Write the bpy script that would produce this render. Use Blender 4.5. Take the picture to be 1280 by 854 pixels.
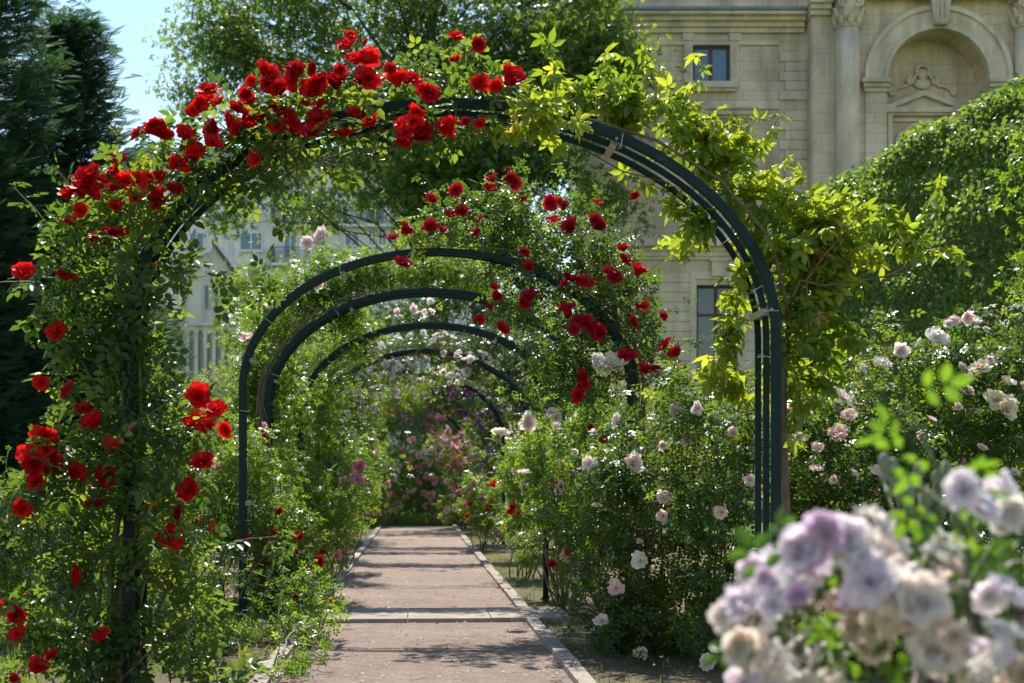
import bpy, math, random
import numpy as np
from mathutils import Vector, Matrix
R = math.radians
scene = bpy.context.scene
for o in list(bpy.data.objects):
    bpy.data.objects.remove(o)
COL = scene.collection

# ------------------------------------------------------------------ camera, sky, sun, exposure
F = 1778.0            # focal length in photo pixels (50 mm on 36 mm)
EYE = 1.12
cam_d = bpy.data.cameras.new('camera'); cam = bpy.data.objects.new('camera', cam_d); COL.objects.link(cam)
cam.location = (0, 0, EYE); cam.rotation_euler = (R(90), 0, 0)
cam_d.lens = 50; cam_d.sensor_width = 36; cam_d.shift_y = 173/1280
cam_d.clip_start = 0.05; cam_d.clip_end = 2000
cam_d.dof.use_dof = True; cam_d.dof.focus_distance = 8.2; cam_d.dof.aperture_fstop = 4.5
scene.camera = cam
SUN_EL, SUN_AZ = 52.0, -6.0
w = bpy.data.worlds.new("World"); scene.world = w; w.use_nodes = True
nt = w.node_tree
bg = nt.nodes['Background']; sky = nt.nodes.new('ShaderNodeTexSky'); sky.sky_type = 'NISHITA'
sky.sun_disc = False; sky.sun_elevation = R(SUN_EL); sky.sun_rotation = R(SUN_AZ)
sky.air_density = 1.3; sky.dust_density = 0.0; sky.ozone_density = 1.0
nt.links.new(sky.outputs[0], bg.inputs[0]); bg.inputs[1].default_value = 0.084
sd = bpy.data.lights.new('sun', 'SUN'); sd.energy = 3.7; sd.angle = R(0.53); sd.color = (1, .955, .88)
sun = bpy.data.objects.new('sun', sd); COL.objects.link(sun)
sv = Vector((math.sin(R(SUN_AZ))*math.cos(R(SUN_EL)), math.cos(R(SUN_AZ))*math.cos(R(SUN_EL)), math.sin(R(SUN_EL))))
sun.rotation_euler = sv.to_track_quat('Z', 'Y').to_euler(); sun.location = sv*50
scene.view_settings.view_transform = 'Standard'; scene.view_settings.look = 'None'
scene.view_settings.exposure = 1.1; scene.view_settings.gamma = 1
scene.view_settings.use_curve_mapping = False
cy = scene.cycles
cy.max_bounces = 7; cy.diffuse_bounces = 3; cy.glossy_bounces = 2; cy.transmission_bounces = 5; cy.transparent_max_bounces = 6
cy.use_denoising = True; cy.sample_clamp_indirect = 6
cy.caustics_reflective = False; cy.caustics_refractive = False

# ------------------------------------------------------------------ helpers
def at(px, py, D):
    return np.array([(px-640)/F*D, D, EYE+(600-py)/F*D])
A0 = R(-3.86)
U = np.array([math.sin(A0), math.cos(A0), 0]); V = np.array([math.cos(A0), -math.sin(A0), 0]); Z = np.array([0, 0, 1.])
def P(s, t, z=0.0):
    return U*s + V*t + Z*z
def tag(o, label=None, cat=None, group=None, kind=None):
    if label: o['label'] = label
    if cat: o['category'] = cat
    if group: o['group'] = group
    if kind: o['kind'] = kind
    return o
def empty(name, loc, rz=0):
    o = bpy.data.objects.new(name, None); COL.objects.link(o); o.location = tuple(loc); o.rotation_euler = (0, 0, rz)
    o.empty_display_size = 0.2
    return o
def link(name, me, parent=None, loc=(0, 0, 0)):
    """me is in world coordinates; a parent Empty has no rotation unless given, so the child is offset by its location"""
    o = bpy.data.objects.new(name, me); COL.objects.link(o)
    if parent is not None:
        o.parent = parent
        off = -Vector(parent.location)
        pp = parent.parent
        while pp is not None:
            off -= Vector(pp.location); pp = pp.parent
        o.location = off + Vector(loc)
    else:
        o.location = loc
    return o
class MB:
    def __init__(s): s.v = []; s.f = []; s.sm = []
    def add(s, vs, fs, smooth=False):
        b = len(s.v); s.v += [tuple(map(float, v)) for v in vs]
        s.f += [tuple(b+i for i in f) for f in fs]; s.sm += [smooth]*len(fs)
    def box(s, lo, hi):
        x0, y0, z0 = lo; x1, y1, z1 = hi
        s.add([(x0,y0,z0),(x1,y0,z0),(x1,y1,z0),(x0,y1,z0),(x0,y0,z1),(x1,y0,z1),(x1,y1,z1),(x0,y1,z1)],
              [(0,3,2,1),(4,5,6,7),(0,1,5,4),(1,2,6,5),(2,3,7,6),(3,0,4,7)])
    def obox(s, c, ax, ay, az):
        """box at centre c with half-extent vectors"""
        c = np.array(c); vs = []
        for k in (-1, 1):
            for (i, j) in ((-1,-1),(1,-1),(1,1),(-1,1)):
                vs.append(c+ax*i+ay*j+az*k)
        s.add(vs, [(0,3,2,1),(4,5,6,7),(0,1,5,4),(1,2,6,5),(2,3,7,6),(3,0,4,7)])
    def tube(s, pts, rad, n=6, cap=True):
        pts = [np.array(p, float) for p in pts]
        if np.isscalar(rad): rad = [rad]*len(pts)
        up = np.array([.31, .17, .93]); vs = []; prev = None
        for i, p in enumerate(pts):
            t = pts[min(i+1, len(pts)-1)] - pts[max(i-1, 0)]; t = t/(np.linalg.norm(t)+1e-9)
            a = up if prev is None else prev
            x = a - t*np.dot(a, t)
            if np.linalg.norm(x) < 1e-3: x = np.cross(t, [1, 0, 0.2])
            x /= np.linalg.norm(x); y = np.cross(t, x); prev = x
            for k in range(n):
                q = 2*math.pi*k/n
                vs.append(p + (x*math.cos(q)+y*math.sin(q))*rad[i])
        fs = []
        for i in range(len(pts)-1):
            for k in range(n):
                a = i*n+k; b = i*n+(k+1) % n
                fs.append((a, b, b+n, a+n))
        if cap:
            fs.append(tuple(range(n))[::-1]); fs.append(tuple((len(pts)-1)*n+k for k in range(n)))
        s.add(vs, fs, True)
    def ball(s, c, r, sq=(1, 1, 1), nu=8, nv=5):
        vs = [(c[0], c[1], c[2]-r*sq[2])]; fs = []
        for j in range(1, nv):
            th = math.pi*j/nv
            for i in range(nu):
                ph = 2*math.pi*i/nu
                vs.append((c[0]+r*sq[0]*math.sin(th)*math.cos(ph), c[1]+r*sq[1]*math.sin(th)*math.sin(ph), c[2]-r*sq[2]*math.cos(th)))
        vs.append((c[0], c[1], c[2]+r*sq[2])); L = len(vs)-1
        for i in range(nu):
            fs.append((0, 1+(i+1) % nu, 1+i)); fs.append((L, L-nu+i, L-nu+(i+1) % nu))
            for j in range(nv-2):
                a = 1+j*nu+i; b = 1+j*nu+(i+1) % nu
                fs.append((a, b, b+nu, a+nu))
        s.add(vs, fs, True)
    def prism(s, poly, y0, y1):
        """poly of (x,z), extruded along y"""
        n = len(poly)
        vs = [(x, y0, z) for x, z in poly]+[(x, y1, z) for x, z in poly]
        fs = [tuple(range(n)), tuple(range(n, 2*n))[::-1]]
        for i in range(n):
            j = (i+1) % n; fs.append((j, i, i+n, j+n))
        s.add(vs, fs)
    def mesh(s, name, mat):
        me = bpy.data.meshes.new(name); me.from_pydata(s.v, [], s.f)
        me.polygons.foreach_set('use_smooth', s.sm); me.materials.append(mat); me.update()
        return me
    def build(s, name, mat, parent=None):
        return link(name, s.mesh(name, mat), parent)

# ------------------------------------------------------------------ materials
def newmat(name):
    m = bpy.data.materials.new(name); m.use_nodes = True; nt = m.node_tree
    b = nt.nodes['Principled BSDF']; return m, nt, b
def node(nt, t, **kw):
    n = nt.nodes.new(t)
    for k, v in kw.items(): setattr(n, k, v)
    return n
def ramp(nt, stops, src):
    r = nt.nodes.new('ShaderNodeValToRGB')
    els = r.color_ramp.elements
    while len(els) > 1: els.remove(els[-1])
    els[0].position = stops[0][0]; els[0].color = (*stops[0][1], 1)
    for p, c in stops[1:]:
        e = els.new(p); e.color = (*c, 1)
    nt.links.new(src, r.inputs[0]); return r.outputs[0]
def noise(nt, scale, detail=4, rough=.6, coord='Object', vec=None, mapscale=None):
    tc = nt.nodes.new('ShaderNodeTexCoord'); n = nt.nodes.new('ShaderNodeTexNoise')
    n.inputs['Scale'].default_value = scale; n.inputs['Detail'].default_value = detail; n.inputs['Roughness'].default_value = rough
    src = tc.outputs[coord]
    if mapscale:
        mp = nt.nodes.new('ShaderNodeMapping'); mp.inputs['Scale'].default_value = mapscale
        nt.links.new(src, mp.inputs[0]); src = mp.outputs[0]
    nt.links.new(src, n.inputs['Vector']); return n.outputs['Fac']
def bump(nt, b, h, strength=.3, dist=.01):
    bp = nt.nodes.new('ShaderNodeBump'); bp.inputs['Strength'].default_value = strength; bp.inputs['Distance'].default_value = dist
    nt.links.new(h, bp.inputs['Height']); nt.links.new(bp.outputs[0], b.inputs['Normal'])
def leafmat(name, stops, trans=.45, rough=.38, tcol=None, spec=.5):
    m, nt, b = newmat(name)
    at_ = node(nt, 'ShaderNodeAttribute', attribute_name='rnd')
    c = ramp(nt, stops, at_.outputs['Fac'])
    nt.links.new(c, b.inputs['Base Color']); b.inputs['Roughness'].default_value = rough
    b.inputs['Specular IOR Level'].default_value = spec
    tr = nt.nodes.new('ShaderNodeBsdfTranslucent')
    mx = nt.nodes.new('ShaderNodeMix'); mx.data_type = 'RGBA'; mx.blend_type = 'MULTIPLY'; mx.inputs[0].default_value = 1
    nt.links.new(c, mx.inputs[6]); mx.inputs[7].default_value = (*(tcol or (2.6, 2.3, .7)), 1)
    nt.links.new(mx.outputs[2], tr.inputs[0])
    ms = nt.nodes.new('ShaderNodeMixShader'); ms.inputs[0].default_value = trans
    nt.links.new(b.outputs[0], ms.inputs[1]); nt.links.new(tr.outputs[0], ms.inputs[2])
    nt.links.new(ms.outputs[0], nt.nodes['Material Output'].inputs[0])
    return m
L_NEAR = leafmat('rose_leaf_near', [(0, (.032, .075, .03)), (.45, (.068, .125, .034)), (.8, (.14, .20, .042)), (.95, (.18, .22, .05)), (1, (.26, .13, .05))], .5, .36, spec=.42)
L_VINE = leafmat('vine_leaf', [(0, (.07, .13, .022)), (.4, (.16, .235, .03)), (.8, (.27, .33, .055)), (.95, (.36, .36, .10)), (1, (.34, .16, .06))], .48, .42)
L_ARCH2 = leafmat('rose_leaf_mid', [(0, (.03, .07, .024)), (.5, (.07, .13, .034)), (.9, (.15, .21, .045)), (1, (.22, .2, .06))], .48, .34)
L_LIME = leafmat('rose_leaf_light', [(0, (.05, .11, .024)), (.5, (.105, .19, .032)), (.9, (.19, .275, .05)), (1, (.28, .28, .10))], .5, .38)
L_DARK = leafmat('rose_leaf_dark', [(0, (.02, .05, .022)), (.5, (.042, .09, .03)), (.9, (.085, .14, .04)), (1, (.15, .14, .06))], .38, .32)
L_BUSH = leafmat('bush_leaf', [(0, (.03, .072, .028)), (.5, (.072, .13, .036)), (.85, (.15, .21, .05)), (.97, (.22, .24, .07)), (1, (.27, .14, .06))], .5, .38, spec=.45)
L_TREE = leafmat('tree_leaf', [(0, (.05, .10, .035)), (.5, (.10, .17, .045)), (.9, (.18, .25, .06)), (1, (.22, .27, .07))], .52, .38)
L_HEDGE = leafmat('hedge_leaf', [(0, (.05, .10, .045)), (.5, (.088, .15, .055)), (.9, (.16, .23, .075)), (1, (.26, .32, .08))], .55, .38)
L_CON = leafmat('conifer_leaf', [(0, (.034, .085, .058)), (.5, (.06, .13, .075)), (.9, (.11, .20, .08)), (1, (.14, .22, .08))], .35, .65, (1.5, 1.5, .8), spec=.2)
L_FAR = leafmat('far_leaf', [(0, (.07, .11, .045)), (.5, (.12, .17, .06)), (.9, (.19, .23, .09)), (1, (.28, .26, .15))], .45, .45)
L_GRASS = leafmat('grass_blade', [(0, (.06, .12, .02)), (.6, (.1, .19, .03)), (1, (.22, .22, .09))], .4, .5)
L_FORE = leafmat('fore_leaf', [(0, (.05, .13, .02)), (1, (.13, .24, .03))], .5, .4)
def petal(name, c0, c1, trans=.35, tc=(1.3, 1.2, 1.2)):
    m, nt, b = newmat(name)
    oi = nt.nodes.new('ShaderNodeObjectInfo')
    at_ = node(nt, 'ShaderNodeAttribute', attribute_name='rnd')
    ad = node(nt, 'ShaderNodeMath', operation='ADD'); nt.links.new(oi.outputs['Random'], ad.inputs[0]); nt.links.new(at_.outputs['Fac'], ad.inputs[1])
    ml = node(nt, 'ShaderNodeMath', operation='MULTIPLY'); ml.inputs[1].default_value = .5; nt.links.new(ad.outputs[0], ml.inputs[0])
    c = ramp(nt, [(.15, c0), (.85, c1)], ml.outputs[0])
    nt.links.new(c, b.inputs['Base Color']); b.inputs['Roughness'].default_value = .55; b.inputs['Specular IOR Level'].default_value = .25
    tr = nt.nodes.new('ShaderNodeBsdfTranslucent')
    mx = nt.nodes.new('ShaderNodeMix'); mx.data_type = 'RGBA'; mx.blend_type = 'MULTIPLY'; mx.inputs[0].default_value = 1
    nt.links.new(c, mx.inputs[6]); mx.inputs[7].default_value = (*tc, 1); nt.links.new(mx.outputs[2], tr.inputs[0])
    ms = nt.nodes.new('ShaderNodeMixShader'); ms.inputs[0].default_value = trans
    nt.links.new(b.outputs[0], ms.inputs[1]); nt.links.new(tr.outputs[0], ms.inputs[2])
    nt.links.new(ms.outputs[0], nt.nodes['Material Output'].inputs[0]); return m
PET = {
 'red': petal('petal_red', (.50, .004, .008), (.85, .014, .012), .45),
 'darkred': petal('petal_dark_red', (.32, .003, .012), (.62, .006, .014), .35),
 'crimson': petal('petal_crimson', (.40, .004, .04), (.6, .01, .03), .35),
 'pale': petal('petal_pale_pink', (.84, .66, .60), (.88, .82, .76), .42),
 'white': petal('petal_white', (.80, .74, .66), (.90, .88, .83), .42),
 'cream': petal('petal_cream', (.82, .70, .48), (.86, .80, .62), .3),
 'pink': petal('petal_pink', (.82, .34, .40), (.90, .62, .62), .45),
 'hotpink': petal('petal_hot_pink', (.80, .20, .36), (.88, .42, .55), .4),
 'violet': petal('petal_violet', (.36, .14, .38), (.55, .28, .55), .35),
 'lilac': petal('petal_lilac_white', (.80, .72, .77), (.90, .89, .88), .48),
 'faded': petal('petal_faded', (.66, .55, .44), (.84, .77, .68), .42),
 'mauve': petal('petal_mauve', (.62, .44, .64), (.80, .68, .78), .4),
}
def plain(name, col, rough=.6, metal=0, nscale=None, namt=.15, bmp=0, bs=30, spec=None):
    m, nt, b = newmat(name)
    b.inputs['Roughness'].default_value = rough; b.inputs['Metallic'].default_value = metal
    if spec is not None: b.inputs['Specular IOR Level'].default_value = spec
    if nscale:
        lo = tuple(c*(1-namt) for c in col); hi = tuple(min(1, c*(1+namt)) for c in col)
        nt.links.new(ramp(nt, [(.3, lo), (.7, hi)], noise(nt, nscale, 6)), b.inputs['Base Color'])
    else: b.inputs['Base Color'].default_value = (*col, 1)
    if bmp: bump(nt, b, noise(nt, bs, 5), bmp, .01)
    return m
M_IRON = plain('green_black_painted_steel', (.008, .026, .028), .55, 0, 25, .35, .15, 60, spec=.22)
_m, _nt, _b = M_IRON, M_IRON.node_tree, M_IRON.node_tree.nodes['Principled BSDF']
_nt.links.new(ramp(_nt, [(.0, (.006, .018, .019)), (.58, (.009, .026, .027)), (.70, (.035, .055, .055)), (.80, (.07, .05, .035))], noise(_nt, 14, 8, .72)), _b.inputs['Base Color'])
M_PLATE = plain('bare_spacer_metal', (.42, .38, .33), .5, .2, 40, .2)
M_WIRE = plain('tie_wire', (.6, .58, .54), .5)
M_STEM = plain('rose_stem', (.12, .13, .045), .7, 0, 20, .35, .3, 60)
M_WOOD = plain('woody_stem', (.16, .115, .07), .85, 0, 18, .4, .5, 40)
M_BARK = plain('tree_bark', (.055, .045, .035), .9, 0, 6, .4, .6, 15)
M_GSTEM = plain('green_shoot', (.10, .15, .04), .6)
M_CALYX = plain('green_calyx', (.09, .16, .04), .6)

def stone_mat(name, base, joints=None, streak=.25):
    m, nt, b = newmat(name)
    n1 = noise(nt, .55, 6, .65); n2 = noise(nt, 9, 5, .7); n3 = noise(nt, 1.4, 4, .6, mapscale=(1, 1, .15))
    a = ramp(nt, [(.32, tuple(c*(1-streak) for c in base)), (.62, tuple(c*1.08 for c in base))], n1)
    g = ramp(nt, [(.3, (.86, .85, .84)), (.7, (1.05, 1.04, 1.02))], n2)
    st = ramp(nt, [(.36, (.66, .65, .64)), (.54, (1, 1, 1))], n3)
    m1 = node(nt, 'ShaderNodeMix', data_type='RGBA', blend_type='MULTIPLY'); m1.inputs[0].default_value = 1
    nt.links.new(a, m1.inputs[6]); nt.links.new(g, m1.inputs[7])
    m2 = node(nt, 'ShaderNodeMix', data_type='RGBA', blend_type='MULTIPLY'); m2.inputs[0].default_value = .8
    nt.links.new(m1.outputs[2], m2.inputs[6]); nt.links.new(st, m2.inputs[7])
    out = m2.outputs[2]
    if joints:
        tc = nt.nodes.new('ShaderNodeTexCoord'); mp = nt.nodes.new('ShaderNodeMapping'); mp.inputs['Rotation'].default_value = (R(90), 0, 0)
        sx = node(nt, 'ShaderNodeSeparateXYZ'); cx = node(nt, 'ShaderNodeCombineXYZ')
        nt.links.new(tc.outputs['Object'], sx.inputs[0]); nt.links.new(sx.outputs[0], cx.inputs[0]); nt.links.new(sx.outputs[2], cx.inputs[1])
        br = nt.nodes.new('ShaderNodeTexBrick'); nt.links.new(cx.outputs[0], br.inputs['Vector'])
        br.inputs['Scale'].default_value = 1; br.inputs['Brick Width'].default_value = joints[0]; br.inputs['Row Height'].default_value = joints[1]
        br.inputs['Mortar Size'].default_value = .012; br.inputs['Color1'].default_value = (1, 1, 1, 1); br.inputs['Color2'].default_value = (.9, .89, .86, 1)
        br.inputs['Mortar'].default_value = (.68, .66, .62, 1)
        m3 = node(nt, 'ShaderNodeMix', data_type='RGBA', blend_type='MULTIPLY'); m3.inputs[0].default_value = 1
        nt.links.new(out, m3.inputs[6]); nt.links.new(br.outputs['Color'], m3.inputs[7]); out = m3.outputs[2]
    nt.links.new(out, b.inputs['Base Color']); b.inputs['Roughness'].default_value = .85
    bump(nt, b, n2, .3, .02); return m
M_STONE = stone_mat('palace_ashlar', (.81, .67, .53), (1.35, .37))
M_STONE2 = stone_mat('palace_moulding_stone', (.83, .70, .56))
M_STONE3 = stone_mat('palace_grey_stone', (.77, .64, .51), (1.1, .74))
M_ZINC = plain('zinc_sheet', (.20, .23, .28), .5, .3, 3, .2)
M_GLASS = plain('window_glass', (.10, .16, .25), .08, .0, spec=.9)
M_GLASSB = plain('upper_window_glass', (.10, .20, .36), .12, 0, spec=.7)
M_GLASSD = plain('dark_glass', (.03, .045, .05), .08, 0, spec=.9)
M_FRAME = plain('brown_window_frame', (.10, .055, .04), .6)
M_WHITEW = plain('white_window_frame', (.7, .72, .75), .5)
M_RENDER = stone_mat('pale_render_wall', (.80, .79, .82), None, .10)
M_HOUSE = stone_mat('lime_washed_wall', (.74, .71, .67), None, .15)
M_SLATE = plain('slate_roof', (.13, .13, .14), .9, 0, 12, .3, spec=.1)
M_RAIL = plain('balcony_rail', (.10, .11, .13), .5)

# ground materials
def ground_mat(name, a, b_, c, scale=1.2, bmp=.6):
    m, nt, b = newmat(name)
    n1 = noise(nt, scale, 6, .7); n2 = noise(nt, 60, 6, .75); n3 = noise(nt, 7, 6, .7)
    c1 = ramp(nt, [(.3, a), (.55, b_), (.72, c)], n1)
    c2 = ramp(nt, [(.25, (.62, .60, .58)), (.5, (1, 1, 1)), (.8, (1.25, 1.22, 1.2))], n2)
    c3 = ramp(nt, [(.3, (.76, .75, .74)), (.55, (1, 1, 1)), (.75, (1.12, 1.11, 1.1))], n3)
    m1 = node(nt, 'ShaderNodeMix', data_type='RGBA', blend_type='MULTIPLY'); m1.inputs[0].default_value = 1
    nt.links.new(c1, m1.inputs[6]); nt.links.new(c2, m1.inputs[7])
    m2 = node(nt, 'ShaderNodeMix', data_type='RGBA', blend_type='MULTIPLY'); m2.inputs[0].default_value = 1
    nt.links.new(m1.outputs[2], m2.inputs[6]); nt.links.new(c3, m2.inputs[7])
    nt.links.new(m2.outputs[2], b.inputs['Base Color']); b.inputs['Roughness'].default_value = .95; b.inputs['Specular IOR Level'].default_value = .2
    bump(nt, b, n2, bmp, .02); return m
M_LAWN = ground_mat('lawn_ground', (.05, .10, .025), (.08, .14, .03), (.11, .16, .05), .8)
M_SOIL = ground_mat('bed_soil', (.10, .075, .045), (.16, .125, .075), (.13, .14, .05), 1.5)
M_PATH = ground_mat('sandy_path', (.29, .215, .172), (.36, .272, .22), (.42, .325, .27), .9, 1.0)
M_KERB = ground_mat('kerb_stone', (.32, .26, .215), (.40, .34, .29), (.46, .40, .35), 2.5, .4)

# ------------------------------------------------------------------ foliage engine
def unit(a): return a/(np.linalg.norm(a, axis=-1, keepdims=True)+1e-9)
def leaflet6(l=1., wd=.6, fold=.12, droop=.12, origin=(0, 0, 0), ang=0.):
    v = np.array([(0,0,0),(wd*.42,.28,fold),(wd*.46,.62,fold*.8-droop*.4),(0,1,-droop),(-wd*.46,.62,fold*.8-droop*.4),(-wd*.42,.28,fold)], float)*l
    v[:, 2] += 0
    ca, sa = math.cos(ang), math.sin(ang)
    v = np.stack([v[:,0]*ca - v[:,1]*sa, v[:,0]*sa+v[:,1]*ca, v[:,2]], 1)+np.array(origin)
    return v, np.array([(0,1,2,3),(0,3,4,5)])
def leaflet4(l=1., wd=.62, fold=.12, droop=.1, origin=(0,0,0), ang=0.):
    v = np.array([(0,0,0),(wd*.5,.45,fold),(0,1,-droop),(-wd*.5,.45,fold)], float)*l
    ca, sa = math.cos(ang), math.sin(ang)
    v = np.stack([v[:,0]*ca - v[:,1]*sa, v[:,0]*sa+v[:,1]*ca, v[:,2]], 1)+np.array(origin)
    return v, np.array([(0,1,2,3)])
def compose(parts):
    vs, fs, b = [], [], 0
    for v, f in parts:
        vs.append(v); fs.append(f+b); b += len(v)
    return np.concatenate(vs), np.concatenate(fs)
def comp_leaf(fn, n=5):
    prs = [fn(1, origin=(0, 1.55, -.1))]
    prs += [fn(.9, origin=(.06, 1.35, -.04), ang=-1.15), fn(.9, origin=(-.06, 1.35, -.04), ang=1.15)]
    if n >= 5: prs += [fn(.78, origin=(.06, .65, 0), ang=-1.25), fn(.78, origin=(-.06, .65, 0), ang=1.25)]
    return compose(prs)
T_COMP6 = comp_leaf(leaflet6); T_COMP4 = comp_leaf(leaflet4); T_COMP3 = comp_leaf(leaflet4, 3)
T_SINGLE6 = leaflet6(); T_SINGLE4 = leaflet4(1, .75)
T_VINE = compose([leaflet6(1.35, .5, .08, .38, (0, .5, 0), 0), leaflet6(1.25, .5, .08, .38, (.05, .45, 0), -1.15), leaflet6(1.25, .5, .08, .38, (-.05, .45, 0), 1.15), leaflet6(.95, .5, .08, .3, (.04, .3, 0), -2.1), leaflet6(.95, .5, .08, .3, (-.04, .3, 0), 2.1)])
T_BROAD = compose([leaflet6(1.0, 1.0, .1, .15, (0, .2, 0), 0)])
def frond():
    prs = []
    for i in range(9):
        y = i*.11; L = .42*(1-.55*abs(i/9-.25))
        for s in (1, -1):
            prs.append(leaflet4(L, .2, .03, .12, (0, y, -.12*y*y), s*.75))
    prs.append(leaflet4(.4, .2, 0, .1, (0, .9, -.1), 0))
    return compose(prs)
T_FROND = frond()
T_CLUMP = compose([leaflet4(1, .7, .1, .15, (0.0, .1, 0), 0), leaflet4(.9, .7, .1, .1, (0, 0, .1), 1.2), leaflet4(.9, .7, .1, .1, (0, 0, -.1), -1.3), leaflet4(.8, .7, .1, .1, (0, -.1, .15), 2.6)])
def instance_mesh(name, tmpl, pos, axis, nrm, scale, mat, rnd, twigs=None, twig_mat=None):
    tv, tf = tmpl
    N = len(pos); axis = unit(axis); nrm = unit(nrm - axis*np.sum(axis*nrm, 1, keepdims=True)); x = np.cross(axis, nrm)
    M = np.stack([x, axis, nrm], 2)                      # N,3,3 columns
    v = np.einsum('nij,vj->nvi', M, tv)*scale[:, None, None] + pos[:, None, :]
    nv, nf, k = len(tv), len(tf), tf.shape[1]
    f = (tf[None] + (np.arange(N)*nv)[:, None, None]).reshape(-1)
    v = v.reshape(-1, 3); nt_ = 0; N0 = N*nf
    if twigs is not None and twigs.v and k == 4:       # thin shoots that carry the leaves, same mesh, second material
        tf2 = np.array([q for q in twigs.f if len(q) == 4]).reshape(-1, 4); nt_ = len(tf2)
        f = np.concatenate([f, (tf2+len(v)).reshape(-1)]); v = np.concatenate([v, np.array(twigs.v)])
    me = bpy.data.meshes.new(name)
    me.vertices.add(len(v)); me.vertices.foreach_set('co', v.reshape(-1).astype(np.float32))
    me.loops.add(len(f)); me.loops.foreach_set('vertex_index', f.astype(np.int32))
    me.polygons.add(N0+nt_)
    me.polygons.foreach_set('loop_start', (np.arange(N0+nt_)*k).astype(np.int32)); me.polygons.foreach_set('loop_total', np.full(N0+nt_, k, np.int32))
    me.update(calc_edges=True)
    a = me.attributes.new('rnd', 'FLOAT', 'FACE'); a.data.foreach_set('value', np.concatenate([np.clip(np.repeat(rnd, nf)+np.random.default_rng(1).uniform(-.06, .06, N0), 0, 1), np.zeros(nt_)]).astype(np.float32))
    me.materials.append(mat)
    if nt_:
        me.materials.append(twig_mat); me.polygons.foreach_set('material_index', np.concatenate([np.zeros(N0), np.ones(nt_)]).astype(np.int32))
    return me
def leaf_pose(rng, n, out, droop=.25, upn=.8):
    rv = unit(rng.normal(size=(n, 3)))
    axis = out*.55 + rv*.8 + np.array([0, 0, -droop])
    nr = np.array([0, 0, upn])[None] + out*.35 + unit(rng.normal(size=(n, 3)))*.65
    return axis, nr
def blob(px, py, D, rx, ry, rz=None):
    c = at(px, py, D); a = rx/F*D; b = ry/F*D
    return (c, np.array([a, rz if rz else (a+b)/2, b]))
def blob_points(rng, blobs, leafarea, cover, clump=14, sig=.22, shell=.35):
    ps, outs = [], []
    for c, r in blobs:
        area = math.pi*r[0]*r[2]*(1+.25*min(2, r[1]/max(r[0], r[2])))
        n = max(8, int(cover*area/leafarea)); nc = max(4, n//clump)
        d = unit(rng.normal(size=(nc, 3))); q = rng.uniform(0, 1, nc)**shell
        cc = d*(q*rng.uniform(.75, 1.12, nc))[:, None]
        idx = rng.integers(0, nc, n)
        p = cc[idx] + rng.normal(size=(n, 3))*sig
        ps.append(c + p*r); o = unit(p*np.array([1, 1, 1])); outs.append(o)
    ps = np.concatenate(ps); outs = np.concatenate(outs)
    keep = ps[:, 2] > .03
    return ps[keep], outs[keep]
def cluster_rnd(rng, ps, spread=.28):
    # hue varies per leaf and a little from shoot to shoot
    h = .5+.5*np.sin(ps[:, 0]*5.1+ps[:, 2]*4.3+np.sin(ps[:, 1]*3.7)*2)
    return np.clip(rng.beta(2, 2.4, len(ps))*.8 + (h-.5)*spread + .06 + (rng.uniform(size=len(ps)) > .985)*.5, 0, 1)
def shoots(rng, blobs, n, length, mb, rad=.004, leaf_step=.05, origin_in=True):
    """arching shoots leaving the blob surfaces; returns leaf positions along them"""
    ps, outs = [], []
    ws = np.array([b[1][0]*b[1][2] for b in blobs]); ws = ws/ws.sum()
    for i in range(n):
        c, r = blobs[rng.choice(len(blobs), p=ws)]
        d = unit(rng.normal(size=3)+np.array([0, -.2, .45]))
        p = c + d*r*.8; v = unit(d + np.array([0, 0, .5])+rng.normal(size=3)*.3)
        L = length*rng.uniform(.5, 1.2); st = .06; k = max(3, int(L/st)); pts = [p.copy()]
        for j in range(k):
            v = unit(v+np.array([0, 0, -.07])+rng.normal(size=3)*.10); p = p+v*st; pts.append(p.copy())
            if p[2] < .05: break
        if len(pts) < 3: continue
        mb.tube(pts, list(np.linspace(rad, rad*.45, len(pts))), 4, False)
        for j in range(1, len(pts)):
            m = max(1, int(st/leaf_step+rng.uniform()))
            for _ in range(m):
                ps.append(pts[j]+rng.normal(size=3)*.008); side = unit(rng.normal(size=3)); outs.append(unit(side+v*.4))
    if not ps: return np.zeros((0, 3)), np.zeros((0, 3))
    return np.array(ps), np.array(outs)
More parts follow.
